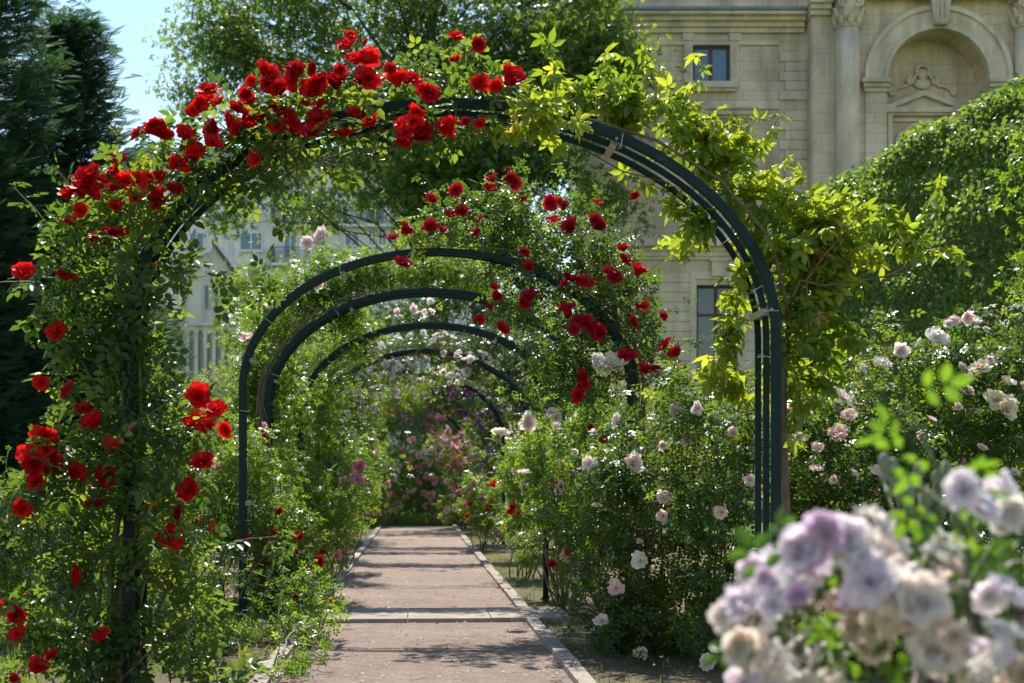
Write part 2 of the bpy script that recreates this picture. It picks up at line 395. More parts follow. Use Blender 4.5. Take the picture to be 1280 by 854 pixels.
# flowers --------------------------------------------------------------
def rose_mesh(name, mat, seed, npet=22, nu=4, nv=4, openn=1.0):
    rng = np.random.default_rng(seed); vs, fs, rn = [], [], []
    for i in range(npet):
        q = (i+.5)/npet; ph = i*2.39996+rng.normal()*.12
        th0 = R(-14)+R(60)*q*openn+rng.normal()*.10; th1 = R(0)+R(88)*q**1.05*openn + rng.normal()*.24
        L = .42+.55*q**.8*rng.uniform(.9, 1.08); hw = (.42+.25*q)*rng.uniform(.9, 1.1)
        base = len(vs); r, z = .05+.06*q, -.12*q; pr = []
        for j in range(nv+1):
            v = j/nv; th = th0+(th1-th0)*v**1.3
            wv = hw*math.sin(math.pi*(.16+.66*v))**.8
            for k in range(nu+1):
                u = -1+2*k/nu
                rr = r*(1+.12*u*u*(1-q)); da = u*wv/max(rr, .16+.12*q)
                edge = (v**2)*(.10*math.sin(u*4.2+i*1.7)+rng.normal()*.03); rr = rr+(v**2)*(.07*math.sin(u*5+i*2.3)+rng.normal()*.02)
                zz = z+edge-.07*u*u*v
                vs.append((rr*math.cos(ph+da), rr*math.sin(ph+da), zz))
            r += L/nv*math.sin(th+.1); z += L/nv*math.cos(th)*.8
            r = max(r, .06)
        for j in range(nv):
            for k in range(nu):
                a = base+j*(nu+1)+k; fs.append((a, a+1, a+nu+2, a+nu+1)); 
        rn += [rng.uniform()]*(nu*nv)
    vs = np.array(vs); rad = np.percentile(np.hypot(vs[:, 0], vs[:, 1]), 97); vs = vs/rad; vs[:, 2] -= vs[:, 2].mean()
    me = bpy.data.meshes.new(name); me.from_pydata(vs.tolist(), [], fs)
    me.polygons.foreach_set('use_smooth', [True]*len(fs)); a = me.attributes.new('rnd', 'FLOAT', 'FACE'); a.data.foreach_set('value', rn)
    me.materials.append(mat); me.update(); return me
_rose = {}
def rose(colour, var, lod=1):
    k = (colour, var, lod)
    if k not in _rose:
        a = {0: (26, 5, 5), 1: (20, 4, 4), 2: (12, 2, 2)}[lod]
        _rose[k] = rose_mesh('rose_'+colour, PET[colour], 11+var*7+lod, a[0], a[1], a[2], [1.0, .82, 1.12, .55, .95][var % 5])
    return _rose[k]
def bloom(parent, pos, rad, colour, rng, lod=1, face=None, name='rose_bloom'):
    o = bpy.data.objects.new(name, rose(colour, int(rng.integers(5)), lod)); COL.objects.link(o); o.parent = parent
    d = Vector(unit(np.array(face if face is not None else (0, -.75, .55))+rng.normal(size=3)*.42))
    q = d.to_track_quat('Z', 'Y') @ Matrix.Rotation(rng.uniform(0, 6.28), 3, 'Z').to_quaternion()
    s = rad*rng.uniform(.68, 1.18)
    o.rotation_mode = 'QUATERNION'; o.rotation_quaternion = q; o.scale = (s, s, s*rng.uniform(.8, 1.05))
    o.location = Vector(pos)-parent.location
    return o
def plant(name, label, cat, blobs, mat, lsize=.045, tmpl=T_COMP6, cover=4, base=None, group=None, seed=0, flowers=(), stems=6,
          stem_mat=None, stem_rad=.010, nshoot=10, shoot_len=.4, clump=14, sig=.22, shell=.35, flod=1, frand=None, larea=None, extra=None, leafname='foliage', sh_step=.05, stem_name='stem', route=None, stalk_leaves=7, fscat=1.0):
    """flowers: (px, py, D, n, colour, radius_m). frand: (colour, count, radius)"""
    rng = np.random.default_rng(seed+100)
    if base is None:
        cs = np.mean([b[0] for b in blobs], 0); base = np.array([cs[0], cs[1], 0])
    root = empty(name, base); tag(root, label, cat, group)
    mb = MB()
    # stems from the base up into the blobs
    ws = np.array([b[1][0]*b[1][2] for b in blobs]); ws = ws/ws.sum()
    base = np.array(base, float)
    for i in range(stems):
        c, r = blobs[i % len(blobs)] if i < len(blobs) else blobs[rng.choice(len(blobs), p=ws)]
        tgt = c+rng.normal(size=3)*r*.35; b0 = base+np.array([rng.normal()*.07, rng.normal()*.07, -.03])
        if route:      # up the post and along the arch, then into the leaves
            s_, cc_, a_, zs_, b_ = ARC[route[0]]; sd = route[1]; ds = rng.uniform(-.06, .36); pts = [b0]; ro = rng.uniform(.0, .08)
            tl = np.dot(tgt-U*s_, V); qe = math.atan2(max(.0, (tgt[2]-zs_)/b_), abs(tl-cc_)/a_) if (tl-cc_)*sd > 0 else math.pi-math.atan2(max(.05, (tgt[2]-zs_)/b_), abs(tl-cc_)/a_)
            w0, w1 = rng.uniform(0, 6), rng.uniform(4, 9)
            zt = min(zs_, tgt[2])
            for z in np.arange(.3, zt, .2): pts.append(P(s_+ds+.03*math.sin(z*w1+w0), cc_+sd*(a_+ro+.05*math.sin(z*w1*.7)), z))
            if tgt[2] > zs_:
                for q in np.arange(.05, qe, .13): pts.append(P(s_+ds+.03*math.sin(q*w1+w0), cc_+sd*(a_+ro+.03)*math.cos(q), zs_+(b_+ro+.03*math.sin(q*w1))*math.sin(q)))
            pts.append((pts[-1]+tgt)/2+rng.normal(size=3)*.03); pts.append(tgt)
            m1 = MB(); m1.tube(pts, list(np.linspace(stem_rad, stem_rad*.4, len(pts))), 6); m1.build('stem', stem_mat or M_STEM, root); continue
        k = max(4, int(np.linalg.norm(tgt-b0)/.15)); pts = []
        side = rng.normal(size=3)*.10*min(1, np.linalg.norm(tgt-b0))
        for j in range(k+1):
            t = j/k; z = b0[2]+(tgt[2]-b0[2])*t; q = t**1.5
            pts.append(np.array([b0[0]+(tgt[0]-b0[0])*q, b0[1]+(tgt[1]-b0[1])*q, z])+side*math.sin(t*math.pi)+rng.normal(size=3)*.008)
        m1 = MB(); m1.tube(pts, list(np.linspace(stem_rad, stem_rad*.4, k+1)), 5); m1.build('stem', stem_mat or M_STEM, root)
    larea = larea or lsize*lsize*2.0
    p1, o1 = blob_points(rng, blobs, larea, cover, clump, sig, shell)
    p2, o2 = shoots(rng, blobs, nshoot, shoot_len, mb, leaf_step=sh_step)
    nf = 0; fl = MB()
    p3, o3 = [], []
    for (px, py, D, n, colour, rad) in flowers:
        c = at(px, py, D)
        # a stalk from the nearest blob
        bi = min(blobs, key=lambda b: np.linalg.norm((c-b[0])/b[1])); st = bi[0]+(c-bi[0])*.35
        mid = (st+c)/2+np.array([0, 0, .03])
        mb.tube([st, mid, c+np.array([0, .02, -.02])], [.004, .003, .0025], 4, False)
        for _ in range(stalk_leaves):
            t = rng.uniform(.2, .95); p3.append(st+(c-st)*t+rng.normal(size=3)*.03); o3.append(unit(rng.normal(size=3)))
        for j in range(n):
            off = np.zeros(3) if n == 1 else rng.normal(size=3)*np.array([1, .6, .8])*rad*(.75+.12*n)*fscat
            cc_ = 'darkred' if colour == 'red' and rng.uniform() < .14 else ('crimson' if colour == 'darkred' and rng.uniform() < .12 else colour)
            bloom(root, c+off+np.array([0, -.05, 0]), rad*(.6 if rng.uniform() < .16 else 1), cc_, rng, flod); nf += 1
    if frand:
        for colour, cnt, rad in frand:
            for _ in range(cnt):
                c, r = blobs[rng.choice(len(blobs), p=ws)]
                d = unit(rng.normal(size=3)+np.array([0, -1.0, .25])); pos = c+d*r*rng.uniform(.9, 1.05)
                if pos[2] < .15: continue
                bloom(root, pos, rad, colour, rng, flod, face=(d[0], d[1], d[2]+.4)); nf += 1
    ps = np.concatenate([p1, p2]+([np.array(p3)] if p3 else [])); os_ = np.concatenate([o1, o2]+([np.array(o3)] if p3 else []))
    ax, nr = leaf_pose(rng, len(ps), os_)
    sc = lsize*rng.uniform(.65, 1.25, len(ps))
    me = instance_mesh(leafname, tmpl, ps, ax, nr, sc, mat, cluster_rnd(rng, ps), mb, stem_mat or M_STEM)
    link(leafname, me, root)
    if extra: extra(root)
    return root

# ------------------------------------------------------------------ ground, path, kerbs
def sheet(name, quadpts, z, mat, nx=1, ny=1):
    me = bpy.data.meshes.new(name); me.from_pydata([(p[0], p[1], z) for p in quadpts], [], [tuple(range(len(quadpts)))]); me.materials.append(mat)
    return tag(link(name, me), kind='structure')
sheet('ground', [(-900, -300), (900, -300), (900, 1200), (-900, 1200)], 0, M_LAWN)
TL, TR = -.80, .86       # path edges (lateral, relative to camera)
def strip(s0, s1, t0, t1): return [P(s0, t0), P(s0, t1), P(s1, t1), P(s1, t0)]
sheet('bed_soil', strip(2, 36, TR+.09, TR+4.8), .004, M_SOIL)
sheet('bed_soil', strip(6.6, 36, TL-1.9, TL-.09), .004, M_SOIL)
sheet('path', strip(-4, 34.3, TL, TR), .010, M_PATH)
rk = random.Random(5)
def kerb_row(name, t0, t1, s0, s1, h):
    mb = MB(); s = s0
    while s < s1:
        L = rk.uniform(.7, 1.1); e = min(s+L, s1); hh = h+rk.uniform(-.006, .006); jt = rk.uniform(-.006, .006)
        c = P((s+e)/2, (t0+t1)/2+jt, hh/2-.03)
        mb.obox(c, U*((e-s)/2-.004), V*((t1-t0)/2), Z*(hh/2+.03)); s = e
    return tag(mb.build(name, M_KERB), kind='structure')
kerb_row('kerb_right', TR, TR+.095, -3, 34.3, .045)
kerb_row('kerb_left', TL-.095, TL, -3, 34.3, .04)
# stone band across the path with a small riser on the near side
mb = MB(); t = TL-.25
while t < TR+.36:
    e = min(t+rk.uniform(.42, .66), TR+.36)
    mb.obox(P(11.55, (t+e)/2, .012), U*.46, V*((e-t)/2-.003), Z*(.030+rk.uniform(-.002, .002))); t = e
tag(mb.build('path_stone_band', M_KERB), kind='structure')
# far gravel cross path and lawn behind
# pebbles
rng = np.random.default_rng(3)
n = 5200
s = 6.5+rng.uniform(0, 1, n)**1.5*15; t = TL+.02+(TR-TL-.04)*np.where(rng.uniform(size=n) < .35, rng.beta(.5, .5, n), rng.uniform(size=n))
pos = U[None]*s[:, None]+V[None]*t[:, None]+Z[None]*.012
peb = (np.array([(1,0,0),(0,1,0),(-1,0,0),(0,-1,0),(0,0,.7),(0,0,-.3)], float), np.array([(0,1,4),(1,2,4),(2,3,4),(3,0,4)]))
pm = leafmat('pebble', [(0, (.16, .12, .09)), (.6, (.34, .26, .20)), (1, (.5, .42, .35))], 0, .9)
me = instance_mesh('path_gravel', peb, pos, unit(rng.normal(size=(n, 3))*np.array([1, 1, .05])), np.tile(Z, (n, 1)), rng.gamma(2, .0022, n)+.002, pm, rng.uniform(size=n))
tag(link('path_gravel', me), 'loose small stones scattered over the sandy path', 'gravel', kind='stuff')
# fallen petals and dry leaves on the path edges
n = 420; s = 7+rng.uniform(0, 1, n)*12; side = rng.uniform(size=n) < .5
t = np.where(side, TL+rng.exponential(.16, n)-.1, TR-rng.exponential(.12, n)+.06)
pos = U[None]*s[:, None]+V[None]*t[:, None]+Z[None]*.05
lm = leafmat('litter', [(0, (.12, .07, .03)), (.5, (.25, .17, .08)), (1, (.5, .36, .3))], .2, .8)
me = instance_mesh('leaf_litter', T_SINGLE4, pos, unit(rng.normal(size=(n, 3))*np.array([1, 1, .15])), Z+rng.normal(size=(n, 3))*.2, rng.uniform(.012, .032, n), lm, rng.uniform(size=n))
tag(link('leaf_litter', me), 'dry leaves and petals fallen along both path edges', 'leaf litter', kind='stuff')
# grass
def grass(name, label, boxes, n, h, seed):
    rng = np.random.default_rng(seed); ps = []
    A = np.array([(b[1]-b[0])*(b[3]-b[2]) for b in boxes]); A = A/A.sum()
    ii = rng.choice(len(boxes), n, p=A); B = np.array([b[:4] for b in boxes])[ii]
    s = B[:, 0]+rng.uniform(size=n)*(B[:, 1]-B[:, 0]); t = B[:, 2]+rng.uniform(size=n)*(B[:, 3]-B[:, 2])
    cl = np.sin(s*3.1+np.sin(t*4)*2)+np.sin(t*5.3+s*1.3); k = cl > rng.uniform(-2.0, 1.4, n); s, t = s[k], t[k]; n = len(s)
    pos = U[None]*s[:, None]+V[None]*t[:, None]+Z[None]*.004
    bl = (np.array([(-.07,0,0),(.07,0,0),(.045,.55,.05),(0,1,.22),(-.045,.55,.05)], float), np.array([(0,1,2,4)]))
    bl = (np.array([(-.07,0,0),(.07,0,0),(.02,1,.2),(-.02,.95,.2)], float), np.array([(0,1,2,3)]))
    ax = Z+rng.normal(size=(n, 3))*.35; nr = rng.normal(size=(n, 3))
    me = instance_mesh(name, bl, pos, ax, nr, h*rng.uniform(.5, 1.4, n), L_GRASS, rng.uniform(size=n))
    tag(link(name, me), label, 'grass', kind='stuff')
grass('grass', 'sparse grass and weeds on the bed edge right of the kerb', [(7, 20, TR+.1, TR+.75), (9, 30, TR+.1, TR+.4)], 3800, .045, 1)
grass('grass', 'ragged grass along the left kerb beneath the roses', [(8, 20, TL-.9, TL-.08), (9, 13, TL-1.6, TL-.4)], 9000, .055, 2)
grass('grass', 'sunny lawn showing at the bottom left corner', [(6, 16, -6.5, -2.0)], 60000, .08, 3)
grass('grass', 'long grass tufts where the path ends', [(34.2, 36.5, TL-1.2, TR+.8)], 5000, .22, 4)

# ------------------------------------------------------------------ rose arches
def arch_pts(a, zs, b, cc, n=44):
    pts = [(-a, -.15), (-a, zs*.33), (-a, zs*.66)]
    for i in range(n+1):
        q = math.pi*(1-i/n); pts.append((a*math.cos(q), zs+b*math.sin(q)))
    pts += [(a, zs*.66), (a, zs*.33), (a, -.15)]
    return [(x+cc, z) for x, z in pts]
def sweep(mb, pts, s, hw, hd):
    """rectangular bar along (t,z) pts at path station s, with a small chamfer"""
    prof = [(-hw, -hd*.6), (-hw*.75, -hd), (hw*.75, -hd), (hw, -hd*.6), (hw, hd*.6), (hw*.75, hd), (-hw*.75, hd), (-hw, hd*.6)]
    vs = []; n = len(pts); m = len(prof)
    for i, (t, z) in enumerate(pts):
        a = np.array(pts[max(i-1, 0)]); b = np.array(pts[min(i+1, n-1)]); d = (b-a)/np.linalg.norm(b-a); nr = (-d[1], d[0])
        for (p, q) in prof:
            vs.append(P(s+q, t+nr[0]*p, z+nr[1]*p))
    fs = []
    for i in range(n-1):
        for k in range(m):
            a = i*m+k; b = i*m+(k+1) % m; fs.append((a, b, b+m, a+m))
    mb.add(vs, fs, False)
def make_arch(s, cc, a, zs, b, label, seed, wd=.030, plates=((.10), (.24), (.40), (.60), (.78), (.92)), nwire=14):
    root = empty('rose_arch', P(s, cc, 0)); tag(root, label, 'garden arch', 'steel rose arches over the path')
    rr = random.Random(seed)
    for ds, k in (((0, 0), (.17, .008), (.33, .012)) if seed != 1 else ((0, 0), (.07, .004), (.16, .006))):
        mb = MB(); sweep(mb, arch_pts(a-k, zs, b-k, cc), s+ds, wd if ds == 0 else wd*.60, .013); mb.build('arch_bar', M_IRON, root)
    def pos(f):
        if f < .2: return (-a+.02+cc, zs*f/.2, (0, 1))
        if f > .8: return (a-.02+cc, zs*(1-f)/.2, (0, -1))
        q = math.pi*(1-(f-.2)/.6); dx, dz = -math.sin(q)*a, math.cos(q)*b; l = math.hypot(dx, dz)
        return ((a-.02)*math.cos(q)+cc, zs+(b-.02)*math.sin(q), (dx/l, dz/l))
    for f in plates:
        t, z, d = pos(f); mb = MB()
        nv = V*d[1]*1-Z*d[0]; tv = V*d[0]+Z*d[1]
        mb.obox(P(s+.19, t, z)-nv*0.0, U*.145, nv*.028, tv*.017); pl = mb.build('spacer_plate', M_PLATE, root)
        if seed == 0:
            for e in (.0, .17, .33):
                mb = MB(); c = P(s+e-.016, t, z); mb.tube([c, c-U*.012], .008, 6); mb.build('bolt', M_PLATE, pl)
    for i in range(nwire):
        t, z, d = pos(rr.uniform(.06, .95)); mb = MB(); ds = rr.choice((0, .14, .30))
        nv = V*d[1]-Z*d[0]; tv = V*d[0]+Z*d[1]; c = P(s+ds, t, z)-nv*(.0)
        rw = wd+.010; tilt = tv*rr.uniform(-.01, .01)
        lp = [c+U*.019+nv*rw, c-U*.019+nv*rw+tilt, c-U*.019-nv*rw-tilt, c+U*.019-nv*rw, c+U*.019+nv*rw]
        mb.tube(lp, .0022, 4); mb.build('wire_tie', M_WIRE, root)
    return root
ARC = [(7.06, .205, 1.605, 1.86, 1.13), (11.5, .185, 1.575, 1.86, 1.11), (13.9, .14, 1.575, 1.86, 1.11), (16.9, .185, 1.56, 1.86, 1.11), (20.4, .12, 1.52, 1.86, 1.11), (24.5, .02, 1.50, 1.83, 1.10), (33.0, -.35, 1.5, 1.83, 1.10)]
AL = ['nearest and largest dark steel rose arch, framing the whole walk', 'second dark steel arch, left post bare in front of green leaves', 'third steel arch, its left half wrapped in brown climbing stems',
      'fourth steel arch, bare bluish curve just above the white roses', 'fifth steel arch, almost hidden in white roses and dark leaves', 'sixth steel arch with violet roses inside its right curve', 'farthest small steel arch behind the pink roses']
for i, (s, cc, a, zs, b) in enumerate(ARC): make_arch(s, cc, a, zs, b, AL[i], i, nwire=16 if i == 0 else 6, wd=.026 if i == 0 else .025)
# ------------------------------------------------------------------ climbers on the arches
def B(lst, D, rz=.28): return [blob(b[0], b[1], D+(b[4] if len(b) > 4 else 0), b[2], b[3], b[5] if len(b) > 5 else rz) for b in lst]
reds1 = [(205,168,2),(235,165,2),(250,145,3),(270,162,2),(300,183,4),(285,140,2),(315,115,3),(340,110,2),(352,122,2),(375,90,3),(380,115,2),(345,160,3),(370,150,2),(410,165,3),(435,70,3),(440,108,2),(462,102,1),(497,100,2),(570,50,1),(598,60,1),(570,78,1),(625,100,2),(535,120,1),(515,160,2),(542,155,2),(557,167,1),(582,155,1),(505,182,1),(237,205,2),
 (85,247,2),(108,235,2),(130,220,3),(147,213,2),(162,230,1),(185,222,4),(195,244,2),(90,281,1),(138,285,2)]
root_l = at(165, 878, 7.2); root_l[2] = 0
plant('climbing_rose', 'red climbing rose covering the left post and crown of the nearest arch', 'climbing rose',
      B([(100,325,48,45),(160,300,62,50),(205,245,42,38),(262,212,42,24),(320,190,45,30),(365,165,34,26),(420,128,50,26,.45,.16),(490,105,50,28,.45,.16),(545,92,45,30,.45,.16),(600,100,40,26,.45,.16),(480,135,60,14,.5,.1),(590,130,50,12,.5,.1),(250,240,30,24),(330,215,45,20),(330,235,50,16,.2),(420,195,45,18,.4,.14),(500,176,50,14,.4,.14),(570,170,40,10,.4,.12),(205,285,20,24),(440,158,44,12,.22,.05),(500,146,44,12,.22,.05),(560,146,44,12,.22,.05),(610,152,30,12,.22,.05),(380,178,40,14,.2,.06),(255,345,22,12,0,.08),(300,368,26,10,0,.08),(335,350,14,10,0,.08),
         (110,390,50,45),(170,370,60,60),(175,450,40,50),(120,450,45,40),(150,520,62,50),(205,530,34,40),(80,350,35,28),(165,420,30,60,-.05)], 6.98, .26),
      L_NEAR, .060, T_COMP6, 2.3, route=(0, -1), base=root_l, seed=1, stems=14, stem_rad=.013, nshoot=46, shoot_len=.34,
      flowers=[(x, y, 6.8, n+(1 if n > 1 else 0), 'red', .051) for x, y, n in reds1]+[(620,112,6.8,1,'red',.045),(470,150,6.9,2,'red',.05),(600,158,6.9,1,'red',.05),(420,120,6.85,2,'red',.05)], stem_mat=M_STEM, clump=10)
reds2 = [(65,465,2),(75,415,1),(35,342,1),(85,347,1),(245,503,3),(267,522,3),(240,530,1),(285,537,1),(260,598,2),(60,547,1),(45,575,3),(35,600,2),(33,635,1),(120,530,1),(118,618,2),(222,672,2),(225,640,1),(130,792,1),(10,770,2),(24,768,1),(45,832,2),(68,818,1),(100,718,1),(142,555,1),(62,562,1),(98,590,1),(108,512,1)]
plant('climbing_rose', 'lower red climbing rose bushing around the foot of the nearest left post', 'climbing rose',
      B([(140,590,75,50),(90,620,50,50),(215,600,40,50),(150,670,70,55),(235,690,40,60),(90,700,50,45),(140,760,90,55),(240,780,50,60),(60,790,45,40),(150,830,110,45),(250,850,60,30),(40,600,28,25),(40,850,50,20),(165,560,36,60)], 6.95, .30),
      L_NEAR, .058, T_COMP6, 2.2, base=at(140, 883, 7.1)*np.array([1, 1, 0]), seed=2, stems=14, stem_rad=.013, nshoot=44, shoot_len=.42,
      flowers=[(x, y, 6.75, n, 'red', .056) for x, y, n in reds2], stem_mat=M_WOOD, clump=9)
vb = [(650,150,42,14,-.5),(695,140,34,22,-.5),(705,165,20,12,-.5),(690,135,38,25),(735,130,38,30),(770,120,25,28),(800,150,40,25),(845,165,38,28),(885,190,40,28),(920,220,42,35),(950,265,38,38),(985,300,38,38),(1030,300,38,32),(1060,285,25,22),(1145,300,38,24),(1100,262,14,14),(1025,350,40,34),(1000,395,40,40),(924,405,22,32),(900,465,28,26),(870,285,22,34),(858,250,16,22),(1050,415,30,22),(1000,450,34,34),(915,350,14,26),(1010,485,26,22),(1020,330,50,40),(960,330,18,30),(1075,320,30,20),(800,140,40,22),(905,455,28,28)]
root_r = at(985, 880, 7.4); root_r[2] = 0
def vine_extra(root):
    mb = MB(); pts = [at(982, 884, 7.5), at(981, 780, 7.5), at(984, 660, 7.5), at(980, 560, 7.48), at(979, 480, 7.45), at(982, 430, 7.4), at(990, 390, 7.4)]
    mb.tube(pts, [.026, .024, .021, .020, .019, .016, .010], 8)
    mb.tube([at(979, 400, 7.35), at(1000, 350, 7.3), at(1030, 357, 7.3), at(1070, 352, 7.25), at(1110, 345, 7.2), at(1150, 325, 7.2)], [.012, .009, .008, .006, .005, .004], 6)
    mb.tube([at(975, 440, 7.4), at(1000, 430, 7.35), at(1010, 395, 7.3), at(1008, 350, 7.3), at(1030, 320, 7.25), at(1075, 268, 7.2)], [.012, .010, .008, .007, .005, .003], 6)
    mb.tube([at(985, 390, 7.3), at(965, 300, 7.25), at(900, 225, 7.25), at(820, 175, 7.2), at(740, 150, 7.2), at(660, 140, 7.2)], [.012, .011, .009, .008, .006, .004], 6)
    mb.tube([at(735, 190, 7.3), at(780, 215, 7.25), at(835, 228, 7.25), at(855, 245, 7.2)], [.004, .004, .003, .002], 5)
    mb.build('trunk', M_WOOD, root)
plant('climbing_vine', 'yellow green leafed climber arching over the right half of the nearest arch', 'climber', B(vb, 7.45, .15), L_VINE, .052, T_VINE, 4.0,
      base=root_r, seed=3, stems=0, nshoot=60, shoot_len=.34, larea=.0062, clump=8, extra=vine_extra, stem_mat=M_WOOD, sh_step=.04)

reds3 = [(560,258,2),(541,250,1),(615,225,1),(640,224,3),(655,250,1),(612,237,1),(530,288,2),(492,298,1),(508,290,1),(500,328,1),(600,275,1),(595,293,1),(508,284,1),(695,258,2),(715,270,3),(712,285,1),(692,277,1),(745,285,2),(793,247,1),(650,315,2),(660,335,1),(660,362,2),(655,380,1),(612,378,3),(600,400,1),(628,412,1),(720,353,3),(736,357,1),(709,396,3),(722,402,1),(750,418,1),(760,340,1),(768,347,1),(786,312,2),(797,340,1),(797,385,1),(806,383,1),(828,396,1),(785,410,2),(775,437,2),(831,431,1),(843,441,1),(725,490,3),(738,536,1),(826,458,2),(806,462,1),(752,556,1),(562,270,1),(578,265,1),(570,240,1)]
cr3 = [(738,410,3),(733,400,1),(715,350,1),(662,372,1),(505,330,1)]
b2 = [(535,288,45,12),(560,280,38,26),(615,265,45,34),(650,250,38,26),(660,300,55,38),(715,310,55,42),(770,330,40,36),(640,340,40,34),(700,370,60,42),(760,385,50,45),(645,385,32,26),(720,435,60,40),(790,430,40,45),(690,470,45,35),(760,480,50,35),(830,455,28,34),(735,265,30,20),(795,370,25,30)]
plant('climbing_rose', 'deep red climbing rose heaped over the right side of the second arch', 'climbing rose', B(b2, 11.75, .25), L_ARCH2, .042, T_COMP6, 2.6,
      route=(1, 1), base=P(11.6, 1.8), seed=4, stems=16, stem_rad=.012, nshoot=60, shoot_len=.55, flowers=[(x, y, 11.1, n, 'darkred', .058) for x, y, n in reds3]+[(x, y, 11.1, n, 'crimson', .058) for x, y, n in cr3]+[(745,452,11.1,2,'cream',.08)], clump=9)
# left wall of the tunnel
plant('climbing_rose', 'light green climber with few pale roses over the left of the third arch', 'climbing rose', B([(405,350,45,32),(455,335,45,24),(510,335,45,18),(360,395,40,38),(330,450,34,45),(420,390,40,26),(350,510,36,45),(480,345,40,20),(345,575,32,40),(560,330,40,22),(600,345,36,22),(540,345,40,14),(310,470,18,60),(320,540,26,60),(430,350,50,22),(375,370,40,26)], 14.3, .3), L_LIME, .034, T_COMP4, 4.4,
      route=(2, -1), base=P(13.8, -1.5), seed=5, stems=14, nshoot=50, shoot_len=.5, flowers=[(402,297,13,1,'pale',.10),(398,352,13,1,'pale',.10),(345,385,13,1,'pale',.07),(440,330,13,1,'pale',.07),(385,305,13,1,'pale',.06),(310,425,13,1,'pale',.08)], stem_mat=M_WOOD)
plant('climbing_rose', 'bushy bright green climber filling the left of the fourth arch', 'climbing rose', B([(430,430,40,26),(410,480,34,40),(400,540,32,45),(390,600,34,34),(445,410,30,20)], 17.15, .4), L_LIME, .034, T_COMP4, 4.2,
      route=(3, -1), base=P(16.8, -1.5), seed=6, stems=10, nshoot=34, shoot_len=.5, stem_mat=M_WOOD)
plant('climbing_rose', 'white cluster rose sprawling over the fifth arch', 'climbing rose', B([(470,445,38,22),(520,432,40,16),(560,436,30,18),(440,490,28,30),(500,462,36,14),(430,540,26,34),(595,455,20,16)], 20.7, .4), L_DARK, .034, T_COMP4, 3.6,
      route=(4, -1), base=P(20.4, -1.4), seed=7, stems=8, nshoot=20, shoot_len=.5, frand=[('white', 66, .07)], flod=2,
      flowers=[(540,390,20.2,4,'white',.06),(520,392,20.2,3,'pale',.06),(500,395,20.2,2,'pale',.06),(560,420,20.2,5,'white',.06),(570,445,20.2,4,'white',.06),(535,430,20.2,3,'white',.06),(480,430,20.2,3,'white',.06),(500,455,20.2,3,'white',.055),(460,465,20.2,3,'white',.055)])
plant('climbing_rose', 'mass of small white roses hanging under the sixth arch crown', 'climbing rose', B([(470,462,34,16),(520,474,34,12),(455,500,24,26),(500,488,30,12),(560,470,24,12),(440,470,26,20)], 23.6, .3), L_LIME, .036, T_COMP4, 3.0,
      base=P(24.4, -1.4), route=(5, -1), seed=19, stems=6, nshoot=16, shoot_len=.5, frand=[('white', 80, .065), ('pale', 18, .06)], flod=2)
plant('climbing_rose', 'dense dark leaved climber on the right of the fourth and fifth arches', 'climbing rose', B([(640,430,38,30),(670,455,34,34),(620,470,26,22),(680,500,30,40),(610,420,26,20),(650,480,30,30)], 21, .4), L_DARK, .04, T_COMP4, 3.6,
      route=(4, 1), base=P(19.5, 1.8), seed=8, stems=8, nshoot=20, shoot_len=.5)
plant('climbing_rose', 'violet climbing rose inside the right curve of the sixth arch', 'climbing rose', B([(560,480,24,16),(585,500,26,20),(605,530,20,26),(612,570,18,30),(630,500,24,24),(600,600,18,26),(550,500,20,14)], 25.1, .4), L_DARK, .038, T_COMP4, 3.6,
      route=(5, 1), base=P(24.6, 1.4), seed=9, stems=6, nshoot=14, shoot_len=.5, frand=[('violet', 70, .065)], flod=2)
plant('climbing_rose', 'pale green climber with pink buds on the left of the sixth arch', 'climbing rose', B([(470,500,34,22),(450,540,24,30),(510,495,30,14),(445,590,22,34),(530,480,28,10)], 25, .6), L_LIME, .04, T_COMP4, 3.6,
      route=(5, -1), base=P(25, -1.5), seed=10, stems=6, nshoot=14, shoot_len=.5, frand=[('white', 18, .06), ('pink', 14, .06)], flod=2)

# ------------------------------------------------------------------ rose bushes right of the path
RG = 'rose bushes planted right of the path'; LG = 'rose bushes planted left of the path'
def bush(label, lst, D, mat, group, seed, **kw):
    a = dict(lsize=.036, tmpl=T_COMP4, cover=3.7, rz=.5, sig=.15, clump=20); a.update(kw); rz = a.pop('rz')
    return plant('rose_bush', label, 'rose bush', B(lst, D, rz), mat, group=group, seed=seed, **a)
def fl(lst, D, col, rad): return [(x, y, D, n, col, rad) for x, y, n in lst]
bush('tall glossy rose bush beside the path under the red arch rose, pale pink blooms', [(760,600,60,50),(800,560,55,40),(740,660,45,50),(800,650,60,60),(830,600,45,50),(770,720,55,55),(790,790,50,50),(765,800,36,50),(800,845,60,34),(830,720,55,60),(700,560,34,34)], 9.4, L_BUSH, RG, 20,
     flowers=fl([(860,547,1),(845,515,1),(828,645,1),(830,622,1),(770,525,1),(790,580,1),(735,580,1),(800,700,1),(752,775,1),(800,815,1),(770,735,1)], 8.8, 'pale', .054)+fl([(745,452,1),(845,520,1)], 9, 'white', .05), frand=[('pale', 14, .032), ('pink', 4, .025)], stems=16, nshoot=40, lsize=.042)
bush('rounded rose bush left of the nearest right post with white blooms', [(880,530,50,50),(910,590,50,50),(890,660,55,60),(930,720,55,60),(880,760,55,60),(860,810,60,45),(940,810,60,50),(850,480,34,28),(930,500,34,40)], 8.8, L_BUSH, RG, 21,
     flowers=fl([(915,541,1),(882,827,1),(918,836,1),(870,512,1),(935,600,1),(900,640,1)], 8.2, 'pale', .05), stems=16, nshoot=36, lsize=.042)
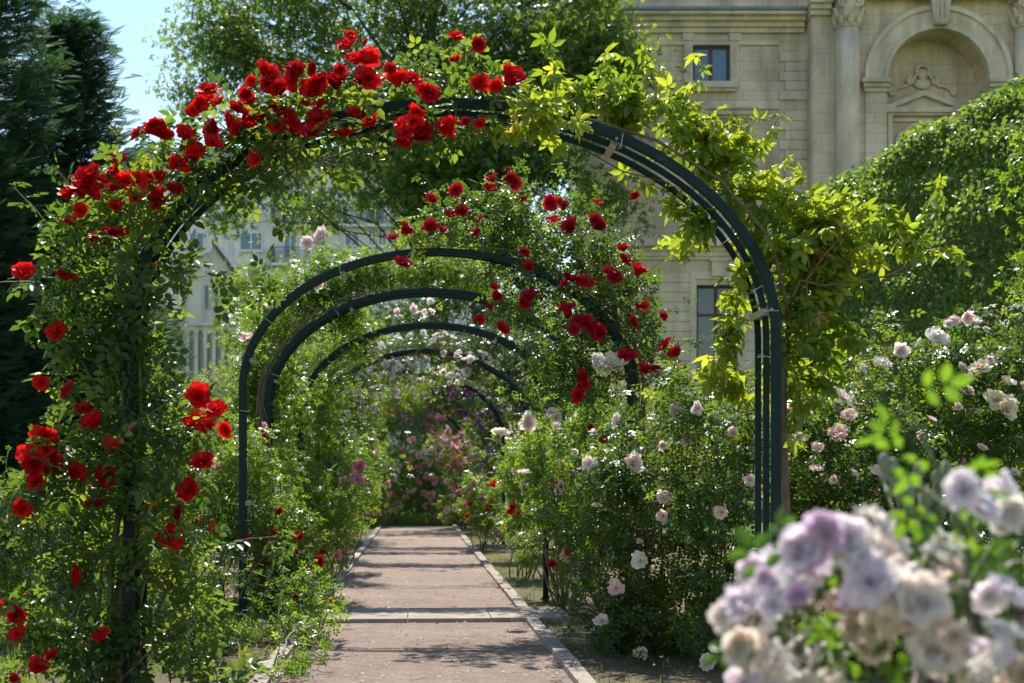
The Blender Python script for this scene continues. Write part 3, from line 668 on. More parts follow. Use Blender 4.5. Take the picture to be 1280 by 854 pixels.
bush('broad rose bush right of the nearest post with shell pink blooms', [(1020,500,50,50),(1060,560,60,60),(1000,590,45,60),(1040,640,60,50),(1100,620,60,60),(1010,700,60,60),(1080,720,70,60),(1120,540,50,50),(1050,800,90,60)], 8.9, L_BUSH, RG, 22,
     flowers=fl([(995,550,1),(1018,586,1),(1065,593,1),(1020,562,1),(1000,506,1),(1110,660,1),(1052,497,1),(1060,520,1),(1045,545,1),(1100,590,1),(1040,600,1)], 8.3, 'pale', .054)+fl([(1115,645,1),(1053,522,1)], 8.3, 'pink', .035), frand=[('pale', 14, .034), ('pink', 5, .022)], stems=16, nshoot=40, lsize=.042)
bush('tall cream flowered rose bush near the clipped hedge', [(1150,470,60,50),(1210,440,60,45),(1100,470,50,40),(1180,540,70,60),(1250,500,60,60),(1240,590,70,70),(1160,610,60,60),(1280,430,50,50)], 9.6, L_BUSH, RG, 23,
     flowers=fl([(1120,521,1),(1210,489,1)], 8.9, 'pale', .054)+fl([(1240,478,2),(1255,478,1),(1265,508,2),(1255,512,1)], 8.9, 'cream', .065)+fl([(1180,413,2)], 8.9, 'white', .07)+fl([(1203,396,2),(1190,402,1)], 8.9, 'pale', .05)+fl([(1080,450,2),(1078,440,1),(1122,441,1),(1100,455,1)], 9, 'white', .05)+fl([(1195,510,1),(1160,560,1),(1175,600,1),(1225,560,1)],9,'pale',.04), frand=[('pale', 14, .034), ('white', 8, .04)], stems=16, nshoot=50, lsize=.042)
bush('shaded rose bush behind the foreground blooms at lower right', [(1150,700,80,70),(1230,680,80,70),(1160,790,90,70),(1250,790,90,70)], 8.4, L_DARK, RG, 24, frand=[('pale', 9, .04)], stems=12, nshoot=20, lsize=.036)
bush('loose rose bush under the second arch with white and blush roses', [(700,560,45,45),(740,530,40,36),(660,560,30,34),(690,620,40,45),(730,640,40,45),(720,700,34,45)], 12.2, L_LIME, RG, 25,
     flowers=fl([(625,541,1),(660,523,1)], 11.6, 'white', .07)+fl([(690,526,2),(660,530,1),(655,590,1)], 11.6, 'pale', .06)+fl([(700,612,1),(715,720,1),(705,695,1),(655,605,1)], 11.8, 'pale', .054)+fl([(690,705,1),(697,600,1),(710,690,1)], 11.6, 'darkred', .04), stems=14, nshoot=34)
bush('low rose bush with red blooms by the kerb behind the stone band', [(700,700,28,34),(680,670,26,30),(660,680,20,26),(715,665,26,30)], 13.2, L_BUSH, RG, 26, frand=[('darkred', 9, .035), ('pink', 3, .035)], stems=8, nshoot=18, base=P(13.2, 1.35), rz=.3)
bush('leafy rose bush beside the fourth arch with a few scarlet blooms', [(660,610,30,40),(650,650,26,34),(680,580,30,34),(640,590,20,30)], 16.2, L_LIME, RG, 27, flowers=fl([(617,606,1),(641,634,1),(648,642,1),(638,640,1),(584,645,1)], 15.5, 'red', .05)+fl([(645,592,1),(643,675,1)], 15.5, 'pale', .06), stems=10, nshoot=20, lsize=.036)
bush('low bright bush of mixed small roses at the far right kerb', [(600,640,22,26),(620,650,20,24),(585,630,18,22),(600,610,22,24)], 22.5, L_LIME, RG, 28, frand=[('red', 5, .05), ('hotpink', 9, .05), ('violet', 5, .05)], stems=8, nshoot=12, lsize=.042, rz=.5)
# ------------------------------------------------------------------ left of the path
bush('thorny rose bush with many little red roses beside the second left post', [(320,690,50,50),(360,720,45,45),(340,640,45,45),(320,760,40,40),(370,670,34,40),(345,780,45,32),(360,790,50,24),(385,800,30,16)], 12.2, L_LIME, LG, 30,
     flowers=fl([(350,640,1),(365,665,2),(372,690,1),(345,665,1),(340,680,1),(384,720,1),(376,728,1),(400,700,1),(402,705,1),(390,715,1),(353,745,2),(370,748,1),(350,785,1),(335,700,1),(372,745,1)], 11.6, 'darkred', .036)+fl([(306,672,1),(250,650,1),(270,660,1)], 11.6, 'red', .04), frand=[('crimson', 22, .026)], stems=18, nshoot=50, shoot_len=.5, lsize=.028, clump=10)
bush('sprawling thin stemmed rose bush spilling towards the path', [(400,660,34,40),(420,630,30,30),(390,700,26,30),(435,650,22,22),(380,620,34,40)], 13.0, L_LIME, LG, 31, frand=[('darkred', 7, .032), ('pink', 3, .035)], flowers=fl([(400,611,1)], 12.3, 'white', .05), stems=14, nshoot=40, shoot_len=.6, lsize=.030, clump=10)
bush('fresh green rose bush with one bright pink bloom left of the path', [(430,600,34,34),(400,580,34,40),(450,620,24,26),(440,570,26,30)], 17.2, L_LIME, LG, 32, flowers=fl([(453,592,2)], 16.4, 'hotpink', .10)+fl([(430,600,1),(440,640,1),(425,640,1)], 16.4, 'pink', .05), frand=[('pink', 6, .04)], stems=10, nshoot=24, lsize=.038)
bush('pale leafy rose bush behind the left column of red roses', [(290,600,50,45),(250,620,45,45),(310,560,34,40),(235,580,34,40),(270,660,40,40)], 12.2, L_LIME, LG, 33, frand=[('darkred', 6, .035), ('pink', 6, .035)], stems=14, nshoot=34, lsize=.032)
bush('rose bush with crimson blooms low at the left edge', [(60,640,60,50),(20,690,50,50),(90,700,50,50),(10,630,50,40),(50,740,60,40),(150,650,50,60),(180,720,50,50)], 9.8, L_BUSH, LG, 34, frand=[('darkred', 14, .035)], stems=14, nshoot=34, lsize=.032, cover=3.2)
bush('dark rose bush behind the nearest left post', [(240,740,50,50),(200,780,60,40),(110,790,60,35),(270,790,40,40)], 9.3, L_DARK, LG, 35, frand=[('crimson', 5, .03)], stems=10, nshoot=20, lsize=.032, cover=2.6)
bush('low straggling rose shoots lying over the left kerb', [(355,838,40,20,-1.9),(392,815,24,18,-1.4),(405,780,22,20,-.9),(330,850,50,16,-2.1),(330,800,50,30),(385,780,30,26),(350,825,60,24),(300,820,50,34),(405,745,26,22),(375,745,34,30)], 9.9, L_LIME, LG, 36, frand=[('darkred', 3, .03)], stems=14, nshoot=44, shoot_len=.4, lsize=.030, cover=2.8, rz=.3, clump=7)
# far end of the walk
FG = 'rose bushes closing the far end of the path'
bush('pink rose bush in the middle of the far end, above the path', [(500,590,34,32),(530,575,30,34),(480,620,26,26),(520,625,30,24),(545,610,28,34)], 36, L_LIME, FG, 40, frand=[('pink', 60, .12), ('pale', 30, .10)], flod=2, stems=10, nshoot=14, lsize=.07, rz=1, cover=3)
bush('dark stemmed bush left of the far pink roses', [(470,600,22,36),(455,570,24,30),(465,630,20,22)], 34, L_LIME, FG, 41, frand=[('pink', 50, .10)], flod=2, stems=10, nshoot=12, lsize=.06, rz=.8)
bush('salmon pink bush at the far end right of the path', [(575,600,22,36),(590,570,26,30),(560,560,26,26),(570,632,24,18)], 33, L_FAR, FG, 42, frand=[('pink', 46, .11), ('pale', 24, .09)], flod=2, stems=8, nshoot=12, lsize=.065, rz=.8)
bush('rambling pink roses high over the farthest arch', [(480,515,34,18),(520,512,30,16),(450,530,22,20),(550,530,24,22)], 37, L_FAR, FG, 43, frand=[('hotpink', 80, .09)], flod=2, stems=8, nshoot=10, lsize=.07, rz=1)
def shrubrow(name, label, lst, D, mat, seed, ls=.09, cover=3.4, group=None, rz=1.5):
    plant(name, label, 'shrub', B(lst, D, rz), mat, ls, T_COMP4, cover, seed=seed, stems=8, nshoot=24, shoot_len=1.0, group=group, stem_rad=.03)
SG = 'background shrubs behind the roses'
shrubrow('shrub', 'dark evergreen shrub mass behind the farthest arch', [(490,560,60,50),(560,540,60,50),(430,540,60,60),(520,500,60,34),(600,500,60,60),(470,620,60,34),(580,610,60,40)], 43, L_FAR, 50, group=SG)
shrubrow('shrub', 'green shrub thicket between the arches and the palace', [(650,500,60,60),(700,470,60,60),(760,520,70,70),(640,580,60,50),(720,590,70,50),(690,400,40,40),(820,560,60,60)], 30, L_FAR, 51, group=SG, ls=.07)
shrubrow('shrub', 'olive shrub thicket under the palace windows', [(860,520,70,50),(950,520,80,50),(1040,500,80,60),(1130,480,90,70),(1230,480,90,70),(900,590,90,40),(1100,580,120,50),(1250,580,100,50)], 28, L_FAR, 52, group=SG, ls=.07)
shrubrow('shrub', 'green shrubs in front of the pale colonnaded house', [(250,520,50,45),(210,500,40,34),(290,560,60,50),(230,590,60,45),(300,500,40,50),(350,530,60,70)], 30, L_FAR, 53, group=SG, ls=.07)
shrubrow('shrub', 'tall tangled shrub seen through the arches on the left', [(380,440,50,50),(350,480,60,60),(420,480,60,60),(400,560,80,60),(440,420,40,30),(330,400,34,34)], 27, L_LIME, 54, group=SG, ls=.06)

# ------------------------------------------------------------------ hedge, conifers, trees
def hedge():
    rng = np.random.default_rng(60); t0, t1, s0, s1, h = 7.3, 9.8, 11.0, 28.5, 5.85
    root = empty('clipped_hedge', P((s0+s1)/2, (t0+t1)/2)); tag(root, 'tall clipped green hedge with slanting top in front of the palace', 'hedge')
    ps, outs = [], []
    def face(n, f, nr):
        a = rng.uniform(size=n); b = rng.uniform(size=n); dp = rng.gamma(1.2, .10, n)
        p = f(a, b); bm = .06*np.sin(p[:, 1]*.8+p[:, 2]*2.6)+.05*np.sin(p[:, 2]*6.1+np.sin(p[:, 1]*1.6)*1.5)+.04*np.sin(p[:,1]*2.1-p[:,2]*9+np.sin(p[:,2]*4)*1.5)
        p = p+nr[None]*(bm-dp+.1)[:, None]; ps.append(p); outs.append(np.tile(nr, (n, 1)))
    def hh(s): return h+ (s-14)*.042
    def fside(a, b): s = s0+a*(s1-s0); return U[None]*s[:, None]+V[None]*t0+Z[None]*(b*hh(s))[:, None]
    def ftop(a, b): s = s0+a*(s1-s0); return U[None]*s[:, None]+V[None]*(t0+b*(t1-t0))[:, None]+Z[None]*hh(s)[:, None]
    def fback(a, b): s = s0+a*(s1-s0); return U[None]*s[:, None]+V[None]*t1+Z[None]*(b*hh(s))[:, None]
    def fe(sv):
        return lambda a, b: U[None]*sv+V[None]*(t0+a*(t1-t0))[:, None]+Z[None]*(b*hh(sv))[:, None]
    def fedge(a, b): s = s0+a*(s1-s0); q = b*math.pi/2; return U[None]*s[:, None]+V[None]*(t0+.35*(1-np.cos(q)))[:, None]+Z[None]*(hh(s)-.3+.35*np.sin(q))[:, None]
    face(90000, fside, -V); face(13000, ftop, Z); face(5000, fback, V); face(9000, fe(s1), U); face(14000, fe(s0), -U); face(7000, fedge, unit(Z-V))
    face(34000, lambda a, b: fside(a, b)+V[None]*.35, -V)
    ps = np.concatenate(ps); outs = np.concatenate(outs)
    # stray shoots above the top
    n = 5000; s = s0+rng.uniform(size=n)*(s1-s0); cl = np.sin(s*23)*.5+.5
    q = U[None]*s[:, None]+V[None]*(t0+.2+rng.exponential(.3, n))[:, None]+Z[None]*(hh(s)+.02+rng.uniform(size=n)*.22*cl)[:, None]
    ps = np.concatenate([ps, q]); outs = np.concatenate([outs, np.tile(Z, (n, 1))])
    k = ps[:, 2] > .05; ps, outs = ps[k], outs[k]; n = len(ps)
    ax = unit(rng.normal(size=(n, 3)))+outs*.3+np.array([0, 0, -.2]); nr = outs*.55+Z*.6+unit(rng.normal(size=(n, 3)))*.75
    link('foliage', instance_mesh('foliage', T_BROAD, ps, ax, nr, rng.uniform(.045, .085, n), L_HEDGE, np.clip(rng.beta(2, 2.4, n)*.95, 0, 1)), root)
    mb = MB()
    for i in range(10):
        s = s0+.8+i*1.7; b = P(s, (t0+t1)/2, -.05)
        mb.tube([b, b+Z*2+V*.05, b+Z*4-V*.05, b+Z*5.4], [.12, .10, .07, .03], 8)
        for j in range(16):
            z = .8+j*.3; a = rng.uniform(0, 6.28); d = U*math.cos(a)*.8+V*math.sin(a)
            mb.tube([b+Z*z, b+Z*(z+.25)+d*.5, b+Z*(z+.4)+d*1.0], [.03, .02, .008], 5, False)
    mb.build('trunk', M_BARK, root)
hedge()
def tree(name, label, cat, blobs, base, mat, leaf, n_per, tmpl, seed, trunk_r=.3, limbs=None, clr=.5, group=None):
    """trunk, limbs reaching every blob, leaf clumps in the blobs"""
    rng = np.random.default_rng(seed); root = empty(name, base); tag(root, label, cat, group)
    mb = MB(); cen = np.mean([b[0] for b in blobs], 0); top = max(b[0][2] for b in blobs)
    base = np.array(base, float); fork = base+(cen-base)*.45; fork[2] = base[2]+(min(b[0][2]-b[1][2] for b in blobs)-base[2])*.5+(cen[2]-base[2])*.15
    tp = [base-Z*.1]; K = 7
    apex = np.array([cen[0], cen[1], top*.95])
    for i in range(1, K+1):
        t = i/K; tp.append(base*(1-t)+apex*t+np.array([math.sin(t*5+seed)*.25, math.cos(t*4)*.2, 0])*trunk_r*2)
    mb.tube(tp, [trunk_r*1.25]+[trunk_r*(1-.8*i/K) for i in range(1, K+1)], 10)
    ps, outs = [], []
    for c, r in blobs:
        # limb leaves the trunk below the blob
        h = max(.40, min(.85, (c[2]-base[2])/(top-base[2])-.22)); st = np.array([np.interp(h*K, range(K+1), [p[k] for p in tp]) for k in range(3)])
        m = st*.5+c*.5+np.array([rng.normal()*.3, rng.normal()*.3, .25*r[2]+.18*abs(c[0]-st[0])]); lr = trunk_r*.14*min(1, (r[0]*r[2])**.5)
        lp = [st, st*.65+m*.35+rng.normal(size=3)*.1, m, m*.4+c*.6+rng.normal(size=3)*.15, c+r*rng.normal(size=3)*.2]
        mb.tube(lp, [lr, lr*.8, lr*.6, lr*.4, lr*.15], 7, False)
        vol = r[0]*r[2]; nc = max(6, int(vol*n_per/38))
        d = unit(rng.normal(size=(nc, 3))); cc = c+d*r*(rng.uniform(0, 1, nc)**.42)[:, None]*rng.uniform(.8, 1.15, nc)[:, None]
        for q in cc[::2]:
            j = lp[2+int(rng.integers(0, 3))]; mid = (j+q)/2+rng.normal(size=3)*.12*np.linalg.norm(q-j)
            mb.tube([j, mid, q], [lr*.22, lr*.13, lr*.05], 4, False)
        per = 38; sg = clr*rng.uniform(.55, 1.2, nc)
        p = np.repeat(cc, per, 0)+rng.normal(size=(nc*per, 3))*np.repeat(sg, per)[:, None]*np.array([1, 1, .7])
        ps.append(p); outs.append(unit(p-np.repeat(cc, per, 0)+np.repeat(d, per, 0)*.2))
    ps = np.concatenate(ps); outs = np.concatenate(outs); k = ps[:, 2] > .1; ps, outs = ps[k], outs[k]; n = len(ps)
    ax = unit(rng.normal(size=(n, 3)))*.8+outs*.3-Z*.4; nr = Z*.7+unit(rng.normal(size=(n, 3)))*.7+outs*.2
    link('crown', instance_mesh('crown', tmpl, ps, ax, nr, leaf*rng.uniform(.6, 1.3, n), mat, cluster_rnd(rng, ps, .25)), root)
    mb.build('trunk', M_BARK, root); return root
big = [blob(x, y, 49+dz, rx, ry, 2.0) for (x, y, rx, ry, dz) in [(270,60,55,45,0),(250,120,40,28,0),(300,20,60,40,1),(330,90,55,50,1),(400,30,60,50,0),(430,110,50,40,-1),(480,60,60,50,1),(540,20,60,50,0),(560,100,60,50,1),(620,50,60,50,-1),(690,30,60,50,0),(640,120,60,45,1),(720,90,60,50,0),(770,60,50,40,-1),(790,110,40,34,0),(700,150,60,40,1),(760,150,38,28,0),(560,180,70,50,1),(480,190,55,45,0),(620,190,60,50,-1),(520,250,60,40,0),(590,260,60,45,1),(440,235,34,28,-1),(370,240,32,26,-2),(400,265,34,22,-2),(330,235,24,18,-2),(690,220,45,30,0),(740,240,40,26,-1),(780,270,24,18,-1),(270,245,26,24,-3),(285,275,18,14,-3),(350,-30,80,40,0),(480,-30,80,40,0),(620,-30,80,40,0),(740,-20,60,40,0),(640,320,50,34,1),(530,300,34,20,0),(560,200,60,40,-2),(620,230,60,50,-2),(520,215,50,40,-2),(680,190,50,40,-2),(590,290,60,36,-2),(460,160,50,40,-1),(640,300,60,34,-2),(700,60,60,50,-2),(560,130,60,40,-2),(655,120,60,40,-2)]]
tree('deciduous_tree', 'huge leafy tree rising behind the arches in the centre', 'tree', big, at(545, 650, 50)*np.array([1, 1, 0]), L_TREE, .125, 800, T_CLUMP, 70, .5, clr=.46)
tree('deciduous_tree', 'small bluish green tree before the white apartment block', 'tree', [blob(x, y, 60, rx, ry, 1.5) for (x, y, rx, ry) in [(320,350,34,26),(300,380,26,30),(340,380,34,34),(320,420,40,34),(360,350,26,22)]], at(325, 640, 60)*np.array([1, 1, 0]), L_TREE, .13, 420, T_CLUMP, 71, .16, clr=.4)
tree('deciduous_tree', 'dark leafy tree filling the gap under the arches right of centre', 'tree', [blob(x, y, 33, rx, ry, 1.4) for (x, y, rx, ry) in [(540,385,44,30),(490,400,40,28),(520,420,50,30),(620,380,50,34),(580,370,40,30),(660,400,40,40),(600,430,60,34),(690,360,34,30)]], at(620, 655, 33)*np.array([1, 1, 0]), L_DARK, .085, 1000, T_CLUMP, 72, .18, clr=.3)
tree('deciduous_tree', 'bright leaved linden at the right edge, nearer than the clipped hedge', 'tree', [blob(x, y, 14.5, rx, ry, .8) for (x, y, rx, ry) in [(1300,130,30,40),(1310,210,38,50),(1305,300,34,50),(1310,370,40,50),(1360,200,70,120),(1360,330,70,100)]], at(1380, 760, 14.5)*np.array([1, 1, 0]), L_LIME, .05, 2600, T_CLUMP, 73, .12, clr=.16)
def conifer(label, px, D, hm, rad, seed, n=24000, fs=.18, lean=0):
    rng = np.random.default_rng(seed); base = at(px, 600, D); base[2] = 0; root = empty('conifer', base); tag(root, label, 'conifer', 'tall conifers at the left')
    mb = MB(); mb.tube([base-Z*.1, base+Z*hm*.5, base+Z*hm], [.22, .13, .02], 8)
    ps, ax = [], []
    nb = 190
    for i in range(nb):
        z = .3+(hm-.5)*(i/nb)**.9; f = 1-z/hm; rr = rad*(f**.72)*rng.uniform(.7, 1.15)+.10
        a = i*2.4+rng.normal()*.4; d = np.array([math.cos(a), math.sin(a), 0]); L = rr; k = max(3, int(L/.16)); pts = []
        for j in range(k+1):
            t = j/k; pts.append(base+Z*(z+L*(.35*t-.1*t*t+ .12*t**3))+d*L*t)
        mb.tube(pts, list(np.linspace(.022, .006, k+1)), 4, False)
        for j in range(1, k+1):
            m = 3+int(8*(j/k)*n/9000)
            for _ in range(m):
                ps.append(pts[j]+rng.normal(size=3)*np.array([.12, .12, .10])); s = np.cross(d, Z)*rng.normal()*.9
                ax.append(unit(d*rng.uniform(.3, 1.1)+s+Z*rng.uniform(-.1, .75)))
    ps = np.array(ps); ax = np.array(ax); m = len(ps)
    nr = np.cross(ax, np.cross(Z, ax))+unit(rng.normal(size=(m, 3)))*.6
    link('crown', instance_mesh('crown', T_FROND, ps, ax, nr, fs*rng.uniform(.5, 1.15, m), L_CON, cluster_rnd(rng, ps, .2)), root)
    mb.build('trunk', M_BARK, root)
conifer('dark feathery conifer with the highest pointed top at the left', 88, 17, 6.75, 1.2, 80)
conifer('dark conifer cut off by the left edge of the picture', -15, 15.5, 8.2, 1.1, 81)
conifer('short shadowy conifer between the two tall ones', 30, 19, 5.5, 1.5, 82)
conifer('lower dark conifer behind the left rose column', 140, 21, 5.6, 1.2, 83)
conifer('broad conifer low at the far left behind the crimson bush', -90, 14, 5.4, 1.4, 84)

# ------------------------------------------------------------------ palace
DP = 54.0; k = DP/F
def X(px): return (px-640)*k
def H(py): return EYE+(600-py)*k
def palace():
    root = empty('palace', (X(1000), DP, 0)); tag(root, 'pale stone palace wing with columns and a great arched niche', 'palace')
    def bx(name, rects, mat, parent=root):
        mb = MB()
        for (x0, x1, y0, y1, f, b) in rects: mb.box((X(x0), DP-f, H(y1)), (X(x1), DP-b, H(y0)))
        return mb.build(name, mat, parent)
    # left wing wall with window openings (built round the openings)
    G = 600+EYE/k
    wins = [(866,912,57,104), (870,921,186,262), (870,921,357,470)]
    def wall(x0, x1, y0, y1, ws, f, b):
        out = []; xs0 = sorted(set([x0, x1]+[a for w_ in ws for a in w_[:2]]))
        for a, c in zip(xs0[:-1], xs0[1:]):
            cuts = sorted([(w_[2], w_[3]) for w_ in ws if w_[0] <= a and w_[1] >= c]); y = y0
            for (p, q) in cuts:
                out.append((a, c, y, p, f, b)); y = q
            out.append((a, c, y, y1, f, b))
        return out
    bx('wall', wall(724, 1008, 18, 310, wins[:2], 0, -.45), M_STONE)
    bx('base_wall', wall(720, 1008, 326, G, wins[2:], .18, -.45), M_STONE3)
    bx('back_wall', [(724, 1600, -60, G, -3.0, -3.4)], M_STONE3)
    # rustication courses
    r = []; y = 342
    while y < 560:
        for (a, c) in ((719, 862), (929, 1007)) if y < 470 else ((719, 1007),):
            r.append((a, c, y+.7, y+11.6, .225, .182))
        y += 12.2
    bx('rustication', r, M_STONE2)
    bx('window_surround', [(862,869.5,350,470,.26,.19),(921.5,929,350,470,.26,.19),(862,929,341,350,.27,.19)], M_STONE2)
    bx('keystone', [(888,905,326,347,.42,.285),(886,907,325,329,.5,.43)], M_STONE2)
    # ledge and mouldings between floors
    bx('string_course', [(716,1012,296,308,.62,0.01),(714,1014,308,311,.75,.01),(718,1010,311,316,.45,.19),(719,1009,316,322,.36,.19),(720,1008,322,326,.28,.19)], M_STONE2)
    bx('string_course', [(724,973,127,137,.10,.004),(724,973,52,57,.10,.004)], M_STONE2)
    # cornice
    bx('cornice', [(718,1004,21,25,.75,.004),(720,1004,25,30,.5,.004),(722,1004,30,36,.3,.004),(723,1004,36,42,.16,.004)], M_STONE2)
    bx('gutter', [(716,1006,17,20.6,.85,.0)], M_ZINC)
    bx('attic_wall', [(720,1008,-70,16.6,.25,-.4)], M_STONE)
    bx('quoin', [(974+(7 if i % 2 else 0), 1008, y, y+11.3, .09, .005) for i, y in enumerate([66+12*j for j in range(5)]+[140+12*j for j in range(13)])], M_STONE2)
    bx('quoin', [(974+(7 if i % 2 else 0), 1008, y, y+11.3, .30, .235) for i, y in enumerate([342+12.2*j for j in range(0)])] or [(1004,1007.5,328,340,.30,.2)], M_STONE2)
    bx('corner_pilaster', [(728,736,44,295,.12,.004),(740,742.5,44,600,.30,.22)], M_STONE2)
    # windows
    def window(x0, x1, y0, y1, glass, frame, bars=1, tr=None):
        f = bx('window', [(x0,x0+3,y0,y1,-.10,-.2),(x1-3,x1,y0,y1,-.10,-.2),(x0+3,x1-3,y0,y0+3,-.10,-.2),(x0+3,x1-3,y1-3,y1,-.10,-.2),((x0+x1)/2-2,(x0+x1)/2+2,y0+3,y1-3,-.09,-.2)]+([(x0+3,(x0+x1)/2-2,tr,tr+3,-.1,-.2),((x0+x1)/2+2,x1-3,tr,tr+3,-.1,-.2)] if tr else []), frame)
        mb = MB(); mb.box((X(x0+1), DP+.16, H(y1-1)), (X(x1-1), DP+.17, H(y0+1))); mb.build('pane', glass, f)
    window(866,912,57,104,M_GLASSB,M_FRAME); window(870,921,186,262,M_GLASSD,M_FRAME); window(870,921,357,470,M_GLASSD,M_FRAME,tr=392)
    bx('window_surround', [(855,865.5,57.5,104,.14,.004),(912.5,923,57.5,104,.14,.004),(853,867,42.5,51.5,.12,.004),(911,925,42.5,51.5,.12,.004),(867.5,910.5,46,51.5,.08,.004)], M_STONE2)
    bx('flute', [(857.2+q, 858.3+q, 62, 98, .165, .145) for q in (0, 2.4, 4.8)]+[(914.7+q, 915.8+q, 62, 98, .165, .145) for q in (0, 2.4, 4.8)], M_STONE2)
    bx('window_sill', [(859,921,104.3,112,.34,.004),(861,919,112,115.5,.22,.004)], M_STONE2)
    bx('lower_window_pediment', [(860,944,138.5,141,.62,.004),(862,942,141,147,.5,.004),(864,940,147,150,.3,.004),(866,938,155,158,.16,.004),(866,873,158,262,.13,.004),(929,936,158,262,.13,.004)]+[(867+q*3.5, 869+q*3.5, 150.2, 154.6, .24, .004) for q in range(20)], M_STONE2)
    mb = MB()
    for sx in (-1, 1):
        pts = [np.array([X(900+sx*(3+.9*q*math.cos(q))), DP-.10, H(170-.9*q*math.sin(q))]) for q in np.linspace(0, 7, 22)]
        mb.tube(pts, .06, 6)
        pts = [np.array([X(900+sx*(14+1.3*q)), DP-.10, H(176-4*math.sin(q*.7))]) for q in np.linspace(0, 7, 14)]; mb.tube(pts, .05, 6)
    mb.ball((X(900), DP-.12, H(166)), .16, (1, .6, 1.3)); mb.tube([(X(888), DP-.1, H(171)), (X(912), DP-.1, H(171))], .07, 6); mb.build('carved_ornament', M_STONE2, root)
    mb = MB(); mb.box((X(716), DP-.2, H(-70)), (X(1012), DP+4, H(-73))); mb.build('roof', M_ZINC, root)
    # projecting pavilion, face 0.9 m forward
    f0 = .9
    cx, cyy, ro, ri = 1163, 109, 91, 62
    def ring(name, r0, r1, fr, bk, mat, n=30, a0=0, a1=math.pi):
        mb = MB(); vs = []
        for i in range(n+1):
            q = a0+(a1-a0)*i/n
            for (rr, y) in ((r0, fr), (r1, fr), (r1, bk), (r0, bk)):
                vs.append((X(cx+rr*math.cos(q)), DP-y, H(cyy-rr*math.sin(q))))
        fs = []
        for i in range(n):
            for j in range(4):
                a = i*4+j; b = i*4+(j+1) % 4; fs.append((a, b, b+4, a+4))
        fs += [(0,1,2,3), (n*4+3, n*4+2, n*4+1, n*4)]
        mb.add(vs, fs); return mb.build(name, mat, root)
    # wall around the niche: spandrel polygons
    def spandrel():
        mb = MB(); n = 24
        for i in range(n):
            q0 = math.pi*i/n; q1 = math.pi*(i+1)/n
            p0 = (cx+ri*math.cos(q0), cyy-ri*math.sin(q0)); p1 = (cx+ri*math.cos(q1), cyy-ri*math.sin(q1))
            # straight up to y=12
            mb.add([(X(p0[0]), DP-f0, H(p0[1])), (X(p1[0]), DP-f0, H(p1[1])), (X(p1[0]), DP-f0, H(12)), (X(p0[0]), DP-f0, H(12)),
                    (X(p0[0]), DP+.6, H(p0[1])), (X(p1[0]), DP+.6, H(p1[1]))], [(0,3,2,1),(0,1,5,4)])
        mb.box((X(1030), DP-f0, 0), (X(cx-ri), DP+.6, H(12))); mb.box((X(cx+ri), DP-f0, 0), (X(1600), DP+.6, H(12)))
        return mb.build('pavilion_wall', M_STONE, root)
    spandrel()
    bx('niche_back', [(cx-ri-2, cx+ri+2, 30, G, -.45, -.6)], M_STONE3)
    ring('archivolt', ri+1, ro-6, f0+.16, f0+.004, M_STONE2); ring('archivolt_rim', ro-6, ro, f0+.26, f0+.004, M_STONE2); ring('archivolt_bead', ri+.2, ri+5, f0+.22, f0-.3, M_STONE2)
    bx('impost', [(1068,1103,110,114,f0+.42,f0+.004),(1070,1102,114,119,f0+.3,f0+.004),(1072,1101.5,119,124,f0+.18,f0+.004)], M_STONE2)
    bx('impost', [(1223,1258,110,114,f0+.42,f0+.004),(1224,1256,114,119,f0+.3,f0+.004)], M_STONE2)
    bx('pier', [(1074,1100,124,G,f0+.10,f0+.004),(1226,1250,119,G,f0+.10,f0+.004)], M_STONE)
    mb = MB(); mb.prism([(X(1151), H(12)), (X(1155), H(44)), (X(1171), H(44)), (X(1175), H(12))][::-1], DP-f0-.5, DP-f0-.03)
    for q in (1157.5, 1163, 1168.5): mb.box((X(q-1), DP-f0-.56, H(40)), (X(q+1), DP-f0-.5, H(16)))
    mb.tube([(X(1156), DP-f0-.5, H(42)), (X(1170), DP-f0-.5, H(42))], .12, 10); mb.build('keystone', M_STONE2, root)
    # corner pier, engaged columns and capitals
    bx('corner_pier', [(1008,1030,30,G,f0+.02,-.45),(1010,1029.5,42,G,f0+.06,f0+.021)], M_STONE3)
    bx('pier_cap', [(1003,1031,14,18,f0+.5,-.3),(1005,1030.5,18,24,f0+.35,-.3),(1006,1030.2,24,30,f0+.2,-.3)], M_STONE2)
    for c in (1051, 1270):
        mb = MB(); rr = 15*k; pts = [(X(c), DP-f0-.22, z) for z in np.linspace(0, H(47), 9)]
        mb.tube(pts, [rr*1.03, rr*1.03, rr*1.03, rr*1.02, rr*1.01, rr, rr*.98, rr*.96, rr*.94], 24); col = mb.build('column', M_STONE2, root)
        mb = MB(); mb.tube([(X(c), DP-f0-.22, H(48)), (X(c), DP-f0-.22, H(46))], rr*1.08, 20)
        mb.tube([(X(c), DP-f0-.22, H(46)), (X(c), DP-f0-.22, H(30)), (X(c), DP-f0-.22, H(16))], [rr*.92, rr*.98, rr*1.15], 16)
        for row, (y0, y1, ro_) in enumerate(((46, 34, 1.12), (40, 24, 1.25))):
            for i in range(8):
                a = 2*math.pi*(i+.5*row)/8; d = np.array([math.sin(a), -math.cos(a), 0]); c0 = np.array([X(c), DP-f0-.22, 0]); sd_ = np.array([math.cos(a), math.sin(a), 0])
                mb.tube([c0+d*rr*.95+Z*H(y0), c0+d*rr*1.0+Z*H((y0+y1)/2), c0+d*rr*ro_+Z*H(y1+1), c0+d*rr*(ro_+.18)+Z*H(y1+3)], [.10, .13, .10, .04], 6)
